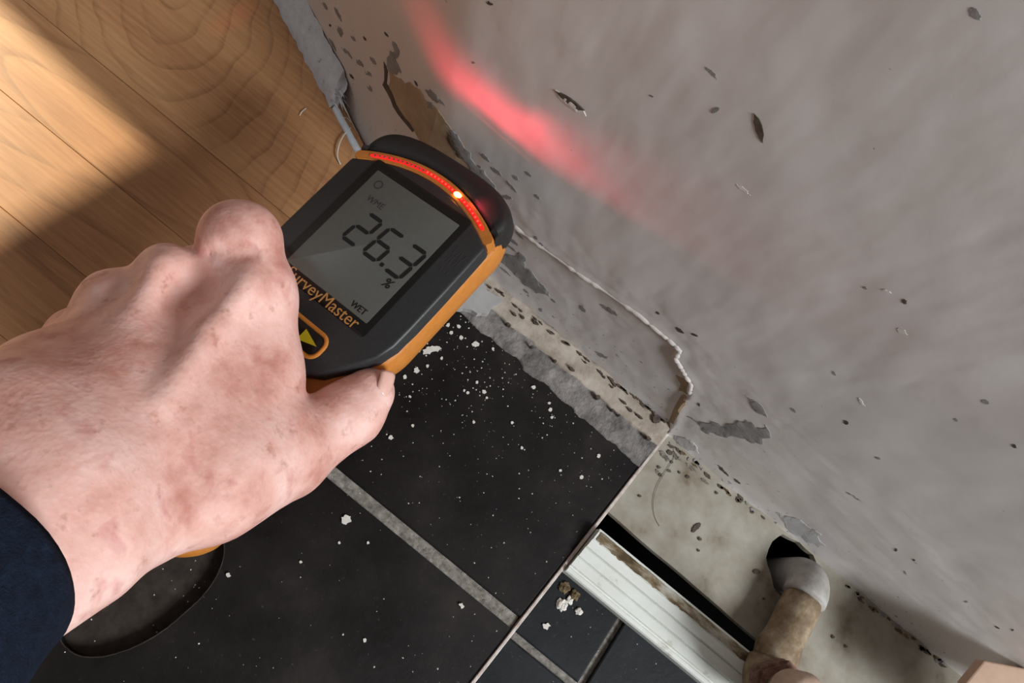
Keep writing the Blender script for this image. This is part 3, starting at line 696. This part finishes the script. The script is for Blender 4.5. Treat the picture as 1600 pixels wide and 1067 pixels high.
flake([(354, 896), (359, 895), (361, 900), (356, 902)], 0, 0.0012, M['flake'], 'single white crumb beside the rounded floor cut-out')
flake([(848, 974), (856, 973), (860, 978), (854, 984), (849, 982)], LZ, 0.0008, M['flake'], 'angular white chip on the lower tile beside the moulding')
flake([(716, 944), (722, 942), (725, 948), (720, 951)], 0, 0.0012, M['flake'], 'white crumb on the grout line below the hand')
G = 'crumbs scattered on the black tile'
for px, py, s in [(611, 684, 5), (632, 589, 4), (756, 612, 4), (731, 614, 3), (725, 610, 3), (833, 605, 4), (650, 579, 6), (705, 520, 4), (716, 510, 4), (700, 508, 4), (720, 528, 4), (770, 545, 3), (860, 640, 4), (858, 630, 3), (862, 652, 3), (740, 660, 3), (908, 746, 4), (935, 712, 4), (875, 735, 3), (570, 1000, 4), (575, 848, 3), (668, 572, 3), (640, 620, 3), (645, 665, 3), (690, 560, 3), (745, 598, 3), (760, 622, 3), (800, 660, 3), (815, 700, 3), (530, 848, 3), (470, 878, 3)]:
    n = random.randint(5, 7); a0 = random.random() * 6
    flake([(px + s * random.uniform(.6, 1) * math.cos(a0 + 2 * math.pi * k / n), py + s * random.uniform(.6, 1) * math.sin(a0 + 2 * math.pi * k / n)) for k in range(n)], 0, 0.0007, M['flake'], 'tiny white crumb scattered on the black tile', G, 'crumb', 'crumb')
# rubble by the moulding end
for i, (px, py, s, mm, lb) in enumerate([(882, 918, 9, 'dirt', 'brown clump of dirt at the end of the white moulding'), (897, 930, 8, 'dirt', 'brown clump of dirt against the white moulding front'), (878, 945, 9, 'flake', 'bluish white crumbly chip below the brown dirt clumps'), (890, 938, 6, 'flake', 'small bluish white chip nearest the moulding'), (904, 955, 6, 'flake', 'small white chip lying apart on the lower tile')]):
    c = floor_pt(px, py, LZ); bm = bmesh.new(); bmesh.ops.create_icosphere(bm, subdivisions=3, radius=s / 2.9 / 1000)
    for v in bm.verts:
        v.co *= 1 + 0.5 * fb(v.co.x * 600 + i, v.co.y * 600, v.co.z * 600, 3); v.co.z = max(-0.0005, v.co.z * 0.5)
    o = bm_obj('debris', bm, M[mm]); o.location = c + Vector((0, 0, 0.0006)); tag(o, lb, 'debris')
# fine dust: nobody could count it
bm = bmesh.new()
def speck(x, y, z, s):
    n = 5; a0 = random.random() * 6
    b0 = [bm.verts.new((x + s * random.uniform(.5, 1) * math.cos(a0 + 2 * math.pi * k / n), y + s * random.uniform(.5, 1) * math.sin(a0 + 2 * math.pi * k / n), z)) for k in range(n)]
    t = bm.verts.new((x, y, z + s * 0.8))
    for k in range(n): bm.faces.new((b0[k], b0[(k + 1) % n], t))
cnt = 0
while cnt < 620:
    x = random.uniform(-0.10, 0.105); y = -0.028 - abs(random.gauss(0, 0.05)) if random.random() < 0.62 else random.uniform(-0.33, -0.03)
    if x > xtr(y) - 0.003 or y < -0.34 or inside(hp, x, y): continue
    if random.random() > (1.0 if x < 0.02 and y > -0.1 else 0.6): continue
    speck(x, y, 0.0 if not (GY1 < y < GY0) else -0.0012, random.choice([0.0002, 0.00028, 0.00028, 0.0004, 0.0005, 0.0007])); cnt += 1
for k in range(60):
    y = random.uniform(-0.25, -0.113); speck(random.uniform(xb(y), 0.24), y, LZ, random.choice([0.0003, 0.0005]))
for k in range(40):
    x, y = random.uniform(-0.088, -0.04), random.uniform(-0.29, -0.21)
    if inside(hp, x, y): speck(x, y, SUBZ, random.choice([0.0003, 0.0005]))
tag(bm_obj('dust', bm, M['flake']), 'fine white plaster dust strewn over the black tiles', 'dust', None, 'stuff')

# ------------------------------------------------------------------ the moisture meter
DR = [[0.75568, 0.641688, -0.131089], [0.549484, -0.730089, -0.406248], [-0.356391, 0.234962, -0.904311]]
DO = (-63.0074, -44.4096, 335.0)
def cam2w(c): return RT * c[0] - UPV * c[1] + FW * c[2]
ax = [cam2w((DR[0][k], DR[1][k], DR[2][k])) for k in range(3)]
dorg = CPOS + cam2w([v / 1000 for v in DO])
DM = Matrix.Translation(dorg) @ Matrix((ax[0], ax[1], ax[2])).transposed().to_4x4()
meter = empty('moisture_meter', DM)
tag(meter, 'black and orange handheld moisture meter reading 26.3 held at the wall', 'moisture meter')
MM = 0.001
def smooth_loop(pts, n=5):
    out = []
    N = len(pts)
    for i in range(N):
        p0, p1, p2, p3 = [Vector(pts[(i + k) % N]) for k in (-1, 0, 1, 2)]
        for t in [k / n for k in range(n)]:
            q = 0.5 * ((2 * p1) + (p2 - p0) * t + (2 * p0 - 5 * p1 + 4 * p2 - p3) * t * t + (3 * p1 - p0 - 3 * p2 + p3) * t ** 3)
            out.append((q.x, q.y))
    return out
def offset_loop(pts, d):
    out = []; N = len(pts)
    for i in range(N):
        a, b2 = Vector(pts[i - 1]), Vector(pts[(i + 1) % N]); t = (b2 - a).normalized()
        out.append((pts[i][0] - t.y * d, pts[i][1] + t.x * d))      # inward for counter-clockwise loops
    return out
def loft(name, pts, levels, m, parent=meter, smooth=True):
    """stack of offset outlines: levels = [(inset mm, height mm), ...]"""
    area = sum(pts[i][0] * pts[(i + 1) % len(pts)][1] - pts[(i + 1) % len(pts)][0] * pts[i][1] for i in range(len(pts)))
    if area < 0: pts = pts[::-1]
    bm = bmesh.new(); rings = []
    for d, wv in levels:
        rings.append([bm.verts.new((x * MM, y * MM, wv * MM)) for x, y in offset_loop(pts, d)])
    N = len(pts)
    for a, b2 in zip(rings, rings[1:]):
        for k in range(N): bm.faces.new((a[k], a[(k + 1) % N], b2[(k + 1) % N], b2[k]))
    f0 = bm.faces.new(rings[0][::-1]); f1 = bm.faces.new(rings[-1])
    bmesh.ops.triangulate(bm, faces=[f0, f1])
    o = bm_obj(name, bm, m, parent, smooth)
    if smooth:
        try: o.data.set_sharp_from_angle(angle=math.radians(42))
        except Exception: pass
    return o
def arc_v(u): return 43.6 - 12.5 * (abs(u) / 43.5) ** 2
half = [(44.2, 20), (44.2, 0), (44.2, -20), (44.0, -32), (41.8, -40), (37, -47), (32.5, -54), (30, -64), (29, -80), (29.5, -100), (31.5, -115), (35.0, -128), (36.8, -137), (34.5, -146), (27, -153), (15, -157)]
hs = [(30, 47.0), (40, 44), (44.2, 35)]
right = [(0, 48)] + [(16, 48)] + hs + half
outline = right + [(0, -158)] + [(-x, y) for x, y in reversed(right[1:])]
body = loft('body', smooth_loop(outline, 4), [(13, -32), (7, -30.5), (3, -26), (1.0, -20), (0, -15), (0, -9), (0.6, -7.2), (2.2, -6.2)], M['orange'])
# black face plate
fr = [(43.6, 27.5), (43.8, 0), (43.8, -20), (43.5, -31), (41.2, -39.5), (36.5, -46.5), (32, -53), (27, -60), (18, -65), (8, -67.5)]
arc = [(u, arc_v(u) - 2.3) for u in (43.0, 36, 28, 20, 10, 0, -10, -20, -28, -36, -43.0)]
face = arc[::-1] + fr[0:]
face = face + [(0, -68)] + [(-x, y) for x, y in reversed(fr)]
loft('face_plate', face, [(0, -8), (0, -1.6), (0.5, -0.5), (1.6, 0.0)], M['face'])
# head cap
ct = [(43.4, arc_v(43.4) + 2.3), (43.7, 36)]
for k in range(1, 30):
    t = math.pi * k / 30
    cu, su = math.cos(t), math.sin(t)
    ct.append((43.8 * math.copysign(abs(cu) ** 0.62, cu), 37 + 21.0 * abs(su) ** 0.72))
ct += [(-43.7, 36), (-43.4, arc_v(43.4) + 2.3)] + [(u, arc_v(u) + 2.3) for u in (-36, -28, -20, -10, 0, 10, 20, 28, 36)]
loft('head_cap', ct, [(1.2, -17), (0, -13), (0, -6), (0.6, -2.8), (1.8, -0.8), (3.6, 0.0)], M['black'])
# orange band with its red light bar
def band(name, u0, u1, dv, w0, w1, m, n=60, parent=meter, dvw=0):
    bm = bmesh.new(); rings = []
    for i in range(n + 1):
        u = u0 + (u1 - u0) * i / n; v = arc_v(u)
        sl = -2 * 12.5 * u / 43.5 ** 2; nl = Vector((-sl, 1)).normalized()
        e = 1 if 0 < i < n else 0.55
        rings.append([bm.verts.new(((u + nl.x * a * e) * MM, (v + nl.y * a * e) * MM, hh * MM)) for a, hh in ((-dv, w0), (-dv, w1 - .3), (-dv * .8, w1), (dv * .8, w1), (dv, w1 - .3), (dv, w0))])
    for a, b2 in zip(rings, rings[1:]):
        for k in range(6): bm.faces.new((a[k], b2[k], b2[(k + 1) % 6], a[(k + 1) % 6]))
    bm.faces.new(rings[0]); bm.faces.new(rings[-1][::-1])
    return bm_obj(name, bm, m, parent)
band('light_band', -43.4, 43.4, 2.7, -9, -0.2, M['orange'])
lens = band('red_light_bar', -36.5, 36.5, 1.05, -2, 0.25, M['redlens'])
lens['label'] = 'glowing red light bar'
for k in range(30):
    u = -34 + 68 * k / 29; v = arc_v(u)
    bm = bmesh.new(); bmesh.ops.create_cone(bm, cap_ends=True, segments=10, radius1=0.00055, radius2=0.0004, depth=0.0005, matrix=Matrix.Translation((u * MM, v * MM, 0.0004)))
    bm_obj('led', bm, M['redled'] if u < 25 and u > -6 or u > 18 else M['rust'], lens)
bm = bmesh.new(); bmesh.ops.create_uvsphere(bm, u_segments=16, v_segments=10, radius=0.0014, matrix=Matrix.Translation((14.6 * MM, (arc_v(14.6)) * MM, 0.0004)) @ Matrix.Diagonal((1.6, 0.9, 0.6, 1)))
bm_obj('lit_led', bm, M['litled'], lens, True)['label'] = 'brightly lit red LED'
# screen
def rect_loop(u0, v0, u1, v1, r=1.2, n=4):
    out = []
    for cx, cy, a in ((u1 - r, v1 - r, 0), (u0 + r, v1 - r, 90), (u0 + r, v0 + r, 180), (u1 - r, v0 + r, 270)):
        for k in range(n + 1):
            t = math.radians(a + 90 * k / n); out.append((cx + r * math.cos(t), cy + r * math.sin(t)))
    return out
loft('screen_bezel', rect_loop(-31.5, -36.5, 30.0, 35.5, 2), [(0, -1), (0, 0.25), (0.3, 0.4)], M['gloss'])
lcd = loft('screen', rect_loop(-26.6, -30.6, 26.6, 30.4, .6), [(0, 0.1), (0, 0.5), (0.2, 0.55)], M['lcd'])
def flatpoly(name, polys, wv, m, parent, th=0.08):
    bm = bmesh.new()
    for pl in polys:
        vs = [bm.verts.new((x * MM, y * MM, wv * MM)) for x, y in pl]; f = bm.faces.new(vs)
        r = bmesh.ops.extrude_face_region(bm, geom=[f])
        for v in [g for g in r['geom'] if isinstance(g, bmesh.types.BMVert)]: v.co.z += th * MM
    return bm_obj(name, bm, m, parent)
def digit(cx, cy, segs, w=8.8, h=16.5, t=2.0, sk=0.10):
    def P(x, y): return (cx + x + sk * y, cy + y)
    hw, hh = w / 2, h / 2; g = 0.25; out = []
    def H(y, k): 
        a, b2 = -hw + g, hw - g
        return [P(a + t / 2, y - t / 2), P(b2 - t / 2, y - t / 2), P(b2, y), P(b2 - t / 2, y + t / 2), P(a + t / 2, y + t / 2), P(a, y)]
    def V(x, y0, y1):
        a, b2 = y0 + g, y1 - g
        return [P(x, a), P(x + t / 2, a + t / 2), P(x + t / 2, b2 - t / 2), P(x, b2), P(x - t / 2, b2 - t / 2), P(x - t / 2, a + t / 2)]
    D = {'a': lambda: H(hh, 0), 'd': lambda: H(-hh, 0), 'g': lambda: H(0, 0), 'f': lambda: V(-hw, 0, hh), 'b': lambda: V(hw, 0, hh), 'e': lambda: V(-hw, -hh, 0), 'c': lambda: V(hw, -hh, 0)}
    return [D[s]() for s in segs]
flatpoly('digit', digit(-9.0, 2.2, 'abged'), 0.56, M['seg'], lcd)
flatpoly('digit', digit(4.8, 2.2, 'afgedc'), 0.56, M['seg'], lcd)
flatpoly('digit', digit(19.4, 2.0, 'abgcd'), 0.56, M['seg'], lcd)
flatpoly('decimal_point', [rect_loop(10.6, -6.6, 12.6, -4.6, 0.5)], 0.56, M['seg'], lcd)
dg = bpy.context.evaluated_depsgraph_get
def text(name, body_, u, v, size, wv, m, parent, bold=0.0, rot=0.0, space=1.0, shear=0.0):
    cu = bpy.data.curves.new('t', 'FONT'); cu.body = body_; cu.size = size * MM; cu.align_x = 'CENTER'; cu.align_y = 'CENTER'
    cu.offset = bold * MM; cu.space_character = space; cu.resolution_u = 3; cu.extrude = 0.00004; cu.shear = shear
    to = bpy.data.objects.new('t', cu); COL.objects.link(to)
    bpy.context.view_layer.update()
    me = bpy.data.meshes.new_from_object(to.evaluated_get(dg()))
    bpy.data.objects.remove(to); bpy.data.curves.remove(cu)
    me.transform(Matrix.Translation((u * MM, v * MM, wv * MM)) @ Matrix.Rotation(rot, 4, 'Z'))
    me.materials.clear()
    return mesh_obj(name, me, m, parent, False)
text('screen_text', '%', 20.2, -11.0, 6.5, 0.6, M['seg'], lcd, 0.1, 0, 1, 0.2)
text('screen_text', 'WET', 18.5, -27.4, 4.2, 0.6, M['seg'], lcd, 0.06)
text('screen_text', 'WME', -14.4, 16.4, 4.6, 0.6, M['segfaint'], lcd, 0.0)
ring = [[(-20.3 + r * math.cos(a), 24.4 + r * math.sin(a)) for a in [k * math.pi / 8 for k in range(16)]] for r in (2.4, 1.7)]
flatpoly('screen_icon', [[ring[0][k], ring[0][(k + 1) % 16], ring[1][(k + 1) % 16], ring[1][k]] for k in range(16)], 0.56, M['segfaint'], lcd)
text('name_print', 'SurveyMaster', 0.8, -33.6, 8.4, 0.45, M['print'], meter, 0.0)
# faint embossed marks right of the screen
for r_, (v0, n_, ln) in enumerate(((17.5, 4, 3.4), (12.6, 4, 4.0), (8.2, 3, 2.4))):
    for k in range(n_):
        u0 = 36.6 + (k - (n_ - 1) / 2) * 1.9; sl = 0.7 if (k + r_) % 2 else -0.5
        flatpoly('embossed_mark', [[(u0 - .28, v0), (u0 + .28, v0), (u0 + .28 + sl, v0 + ln), (u0 - .28 + sl, v0 + ln)]], -0.02, M['emboss'], meter, 0.1)
# button with orange surround and yellow arrow
bt = rect_loop(-20.5, -58.5, 20.5, -45.0, 5.5, 6)
bo = [(x, y) for x, y in bt]
loft('button_surround', bo, [(0, -0.5), (0, 0.7), (0.5, 1.1), (1.4, 1.1), (1.9, 0.7), (2.0, 0.1)], M['orange'])
bb = loft('button', offset_loop(bo, 2.0), [(0, -0.5), (0, 0.7), (0.4, 1.0)], M['gloss'])
flatpoly('arrow', [[(7.0, -48.6), (17.0, -51.7), (7.0, -54.6)]], 1.02, M['arrow'], bb)
# real light thrown by the LED bar on to the wall
def spot(name, u, v, wv, target, energy, size, blend, sx, sy, roll=0.0):
    l = bpy.data.lights.new(name, 'SPOT'); l.energy = energy; l.color = (1.0, 0.05, 0.09); l.spot_size = math.radians(size); l.spot_blend = blend; l.shadow_soft_size = 0.001
    o = bpy.data.objects.new(name, l); COL.objects.link(o)
    pos = DM @ Vector((u * MM, v * MM, wv * MM))
    d = (target - pos).normalized()
    z = -d; x = Vector((1, 0, 0)); x = (x - z * x.dot(z)).normalized(); y = z.cross(x)
    R = Matrix((x, y, z)).transposed() @ Matrix.Rotation(roll, 3, 'Z')
    o.matrix_world = Matrix.Translation(pos) @ R.to_4x4() @ Matrix.Diagonal((sx, sy, 1, 1))
    return o
for u, dx, zt, en, rl in ((-35, -0.012, 0.153, 0.034, 0.0), (-22, -0.006, 0.152, 0.026, 0.0), (-8, 0.0, 0.151, 0.026, 0.0), (6, 0.004, 0.150, 0.030, 0.0), (16, 0.012, 0.152, 0.036, 0.05), (16, 0.060, 0.170, 0.060, 0.22)):
    p_ = DM @ Vector((u * MM, (arc_v(u) + 1) * MM, 0.0025))
    spot('led_beam', u, arc_v(u) + 1, 2.5, Vector((p_.x + dx, wall_line(p_.x + dx), zt)), en, 120, 0.85, 1.0, 0.21, rl)
spot('led_beam', 4, arc_v(4) + 1, 2.5, wall_pt(772, 208), 0.012, 120, 0.8, 1.0, 0.022)
spot('led_beam', -36, arc_v(36) + 1, 2.5, floor_pt(362, 30), 0.30, 13, 0.9, 1.0, 0.22, 1.1)

# ------------------------------------------------------------------ the hand
def hp3(px, py, D): return np.array([(px - 800) / FPX * D, (py - 533.5) / FPX * D, D], dtype=np.float32)
prims = []      # (a, b, ra, rb, k, sign)
def cone(p, q, k=6.0):
    a, b2 = hp3(*p[:3]), hp3(*q[:3])
    prims.append((a, b2, p[3] * p[2] / FPX, q[3] * q[2] / FPX, k))
# forearm (radial side, ulnar side, middle)
cone((-230, 1100, 172, 100), (120, 858, 222, 100), 10)
cone((-300, 960, 172, 112), (10, 680, 224, 104), 10)
cone((-245, 1050, 168, 120), (70, 770, 218, 104), 10)
# metacarpals
cone((150, 800, 228, 90), (388, 474, 292, 50), 12)
cone((110, 745, 224, 92), (258, 440, 288, 41), 12)
cone((60, 705, 224, 86), (176, 476, 286, 40), 11)
cone((20, 660, 230, 80), (118, 524, 290, 40), 11)
cone((10, 655, 232, 88), (60, 600, 250, 66), 12)
# knuckles
cone((398, 446, 288, 52), (392, 462, 288, 52), 9)
cone((262, 424, 281, 44), (254, 436, 281, 44), 8)
cone((174, 464, 281, 41), (168, 474, 281, 42), 8)
cone((322, 446, 294, 44), (300, 500, 288, 50), 8)
cone((214, 470, 292, 40), (200, 520, 284, 46), 8)
# web between index and thumb
cone((410, 480, 296, 52), (390, 590, 292, 74), 9)
cone((390, 590, 292, 74), (330, 720, 266, 96), 12)
# thumb
cone((230, 800, 244, 82), (440, 708, 294, 72), 9)
cone((330, 760, 262, 84), (425, 695, 288, 78), 8)
cone((448, 704, 297, 68), (548, 645, 314, 50), 5)
cone((548, 643, 314, 49), (578, 613, 318, 39), 6)
# index finger
cone((396, 442, 290, 52), (378, 388, 288, 56), 8)
cone((367, 371, 288, 53), (384, 372, 288, 53), 5)
cone((374, 370, 288, 54), (372, 370, 316, 50), 5)
cone((372, 370, 316, 48), (400, 395, 345, 38), 4)
cone((400, 395, 345, 36), (455, 445, 366, 30), 4)
# middle, ring, little finger folding under the handle
cone((262, 432, 284, 42), (310, 425, 322, 40), 4)
cone((310, 425, 322, 39), (345, 470, 352, 34), 4)
cone((345, 470, 352, 34), (400, 530, 358, 28), 3)
cone((172, 470, 284, 40), (235, 480, 322, 37), 4)
cone((235, 480, 322, 37), (275, 530, 352, 33), 3)
cone((275, 530, 352, 32), (330, 590, 354, 27), 3)
cone((116, 522, 288, 38), (165, 540, 318, 34), 4)
cone((165, 540, 318, 33), (215, 590, 344, 29), 3)
cone((215, 590, 344, 28), (270, 640, 346, 24), 3)
# extensor tendons
cone((388, 446, 274, 22), (330, 515, 263, 15), 7)
cone((330, 515, 262, 15), (250, 630, 239, 10), 7)
cone((252, 416, 271, 16), (205, 500, 259, 12), 6)
cone((164, 458, 272, 13), (130, 540, 257, 10), 6)
VX = 1.35
lo = np.array([-235, -75, 150], np.float32); hi = np.array([-36, 128, 380], np.float32)
dims = np.ceil((hi - lo) / VX).astype(int)
gxs, gys, gzs = [lo[i] + VX * np.arange(dims[i], dtype=np.float32) for i in range(3)]
SD = np.full(dims, 1e3, np.float32)
def sub(a, b2, r, pad):
    mn = np.minimum(a, b2) - r - pad; mx = np.maximum(a, b2) + r + pad
    i0 = np.clip(((mn - lo) / VX).astype(int), 0, dims - 1); i1 = np.clip(((mx - lo) / VX).astype(int) + 2, 1, dims)
    return i0, i1
for a, b2, ra, rb, k in prims:
    i0, i1 = sub(a, b2, max(ra, rb), 22)
    s = tuple(slice(i0[j], i1[j]) for j in range(3))
    X = gxs[s[0]][:, None, None]; Y = gys[s[1]][None, :, None]; Z = gzs[s[2]][None, None, :]
    ba = b2 - a; L2 = float(ba @ ba) + 1e-6
    h = np.clip(((X - a[0]) * ba[0] + (Y - a[1]) * ba[1] + (Z - a[2]) * ba[2]) / L2, 0, 1)
    d = np.sqrt((X - a[0] - h * ba[0]) ** 2 + (Y - a[1] - h * ba[1]) ** 2 + (Z - a[2] - h * ba[2]) ** 2) - (ra + (rb - ra) * h)
    cur = SD[s]
    hh = np.clip(k - np.abs(cur - d), 0, None) / k
    SD[s] = np.minimum(cur, d) - hh * hh * k * 0.25
# creases pressed into the skin
for p, q, r, dep in [((326, 394, 276), (392, 395, 275), 2.0, 2.8), ((350, 382, 275), (390, 386, 274), 1.6, 2.0), ((345, 405, 275), (376, 405, 275), 1.5, 1.6), ((468, 636, 292), (484, 668, 288), 3.0, 2.0), ((478, 655, 288), (490, 690, 284), 1.8, 0.8), ((560, 618, 302), (575, 640, 303), 1.4, 0.6)]:
    a, b2 = hp3(*p), hp3(*q); i0, i1 = sub(a, b2, r, 14)
    s = tuple(slice(i0[j], i1[j]) for j in range(3))
    X = gxs[s[0]][:, None, None]; Y = gys[s[1]][None, :, None]; Z = gzs[s[2]][None, None, :]
    ba = b2 - a; h = np.clip(((X - a[0]) * ba[0] + (Y - a[1]) * ba[1] + (Z - a[2]) * ba[2]) / float(ba @ ba), 0, 1)
    # distance measured across the view so that the groove follows the skin
    d2 = (X - a[0] - h * ba[0]) ** 2 + (Y - a[1] - h * ba[1]) ** 2 + 0.15 * (Z - a[2] - h * ba[2]) ** 2
    SD[s] += dep * np.exp(-d2 / (r * r))
def surface_nets(S):
    neg = S < 0
    n0, n1, n2 = S.shape
    cs = [(i, j, k) for i in (0, 1) for j in (0, 1) for k in (0, 1)]
    cnt = sum(neg[i:n0 - 1 + i, j:n1 - 1 + j, k:n2 - 1 + k].astype(np.int8) for i, j, k in cs)
    act = (cnt > 0) & (cnt < 8)
    idx = np.argwhere(act); vid = np.full(act.shape, -1, np.int64); vid[act] = np.arange(len(idx))
    acc = np.zeros((len(idx), 3)); num = np.zeros(len(idx))
    val = {c: S[idx[:, 0] + c[0], idx[:, 1] + c[1], idx[:, 2] + c[2]] for c in cs}
    for c in cs:
        for axn in range(3):
            if c[axn] == 1: continue
            e = list(c); e[axn] = 1; e = tuple(e)
            va, vb = val[c], val[e]; m = (va < 0) != (vb < 0)
            t = np.where(m, va / np.where(m, va - vb, 1), 0)
            p = np.array(c, float)[None, :].repeat(len(idx), 0); p[:, axn] += t
            acc[m] += p[m]; num[m] += 1
    V = idx + acc / num[:, None]
    F = []
    for axn in range(3):
        o = [0, 0, 0]; o[axn] = 1
        sl0 = [slice(1, -1)] * 3; sl0[axn] = slice(0, -1); sl1 = list(sl0); sl1[axn] = slice(1, None)
        A, B = neg[tuple(sl0)], neg[tuple(sl1)]
        q = np.argwhere(A != B)
        st = A[q[:, 0], q[:, 1], q[:, 2]]
        off = [1, 1, 1]; off[axn] = 0; q = q + np.array(off)
        u, v = (axn + 1) % 3, (axn + 2) % 3
        def g(du, dv):
            c = q.copy(); c[:, u] += du; c[:, v] += dv; return vid[c[:, 0], c[:, 1], c[:, 2]]
        quad = np.stack([g(-1, -1), g(0, -1), g(0, 0), g(-1, 0)], 1)
        quad[~st] = quad[~st][:, ::-1]
        F.append(quad[(quad >= 0).all(1)])
    return V, np.concatenate(F)
# close the forearm at the end of the grid inside the sleeve
SD[0] = np.abs(SD[0]) + 1; SD[:, -1] = np.abs(SD[:, -1]) + 1; SD[:, :, 0] = np.abs(SD[:, :, 0]) + 1
V, F = surface_nets(SD)
V = lo + V * VX
# relax a little
for it in range(3):
    acc = np.zeros_like(V); num = np.zeros(len(V))
    for a in range(4):
        i, j = F[:, a], F[:, (a + 1) % 4]
        np.add.at(acc, i, V[j]); np.add.at(num, i, 1); np.add.at(acc, j, V[i]); np.add.at(num, j, 1)
    V = V * 0.5 + 0.5 * acc / np.maximum(num, 1)[:, None]
RTn, UPn, FWn, CPn = [np.array(v[:]) for v in (RT, UPV, FW, CPOS)]
W = CPn + (V[:, :1] * RTn - V[:, 1:2] * UPn + V[:, 2:3] * FWn) / 1000
person = empty('person', loc=tuple(CPn + (hp3(70, 770, 218)[0] * RTn - hp3(70, 770, 218)[1] * UPn + 218 * FWn) / 1000))
tag(person, "person's left hand in a navy sleeve gripping the moisture meter from above", 'person')
me = bpy.data.meshes.new('hand'); me.from_pydata((W - np.array(person.location[:])).tolist(), [], F[:, ::-1].tolist()); me.update()
hand = mesh_obj('hand', me, M['skin'], person)
def wpt(px, py, D): return CPOS + ray(px, py) * (D / 1000.0)
# thumbnail, seen nearly edge-on
c0 = wpt(607, 602, 313) ; tipd = (wpt(612, 586, 312) - wpt(598, 628, 308)).normalized()
nrmv = (RT * 0.90 - UPV * 0.05 - FW * 0.42); nrmv = (nrmv - tipd * nrmv.dot(tipd)).normalized(); side = tipd.cross(nrmv)
bm = bmesh.new(); g = {}
for i in range(9):
    for j in range(9):
        a, b2 = (i / 8 - .5) * 2, (j / 8 - .5) * 2
        ll = 0.0058 * a * (1 - 0.16 * b2 * b2); ww = 0.0052 * b2 * (1 - 0.12 * max(0, -a) ** 2)
        p = c0 + tipd * ll + side * ww + nrmv * (0.0012 - 0.0028 * b2 * b2 - 0.0006 * a * a)
        g[i, j] = bm.verts.new(p - person.location)
for i in range(8):
    for j in range(8): bm.faces.new((g[i, j], g[i + 1, j], g[i + 1, j + 1], g[i, j + 1]))
nail = bm_obj('thumbnail', bm, M['nail'], person, True)
sm = nail.modifiers.new('s', 'SOLIDIFY'); sm.thickness = 0.0007
# sleeve cuff
A = wpt(-134, 838, 190); B = wpt(-444, 1100, 146)
axd = (A - B).normalized()
wd = (RT * 0.66 - UPV * 0.75); wd = (wd - axd * wd.dot(axd)).normalized(); td = axd.cross(wd)
bm = bmesh.new(); rings = []
LV = [(0.0, 1.0, 1), (0.001, 1.03, 1), (-0.002, 1.05, 1), (-0.006, 1.05, 1), (-0.012, 1.04, 1), (-0.022, 1.05, 1), (-0.04, 1.08, 1), (-0.06, 1.12, 1), (-0.085, 1.16, 1), (-0.13, 1.22, 1), (-0.19, 1.30, 1), (-0.25, 1.36, 1)]
inner = [(-0.03, 0.95, 1), (-0.003, 0.95, 1)]
for dl, sc, _ in inner + LV:
    ring = []
    for k in range(56):
        t = 2 * math.pi * k / 56
        rr = sc * (1 + 0.012 * math.sin(5 * t + dl * 200) + 0.01 * fb(math.cos(t) * 2, math.sin(t) * 2, dl * 40, 3))
        ring.append(bm.verts.new(A + axd * dl + wd * (0.0430 * rr * math.cos(t)) + td * (0.031 * rr * math.sin(t)) - person.location))
    rings.append(ring)
for a, b2 in zip(rings, rings[1:]):
    for k in range(56): bm.faces.new((a[k], a[(k + 1) % 56], b2[(k + 1) % 56], b2[k]))
bm_obj('sleeve', bm, M['sleeve'], person, True)['label'] = 'navy blue knitted sleeve'
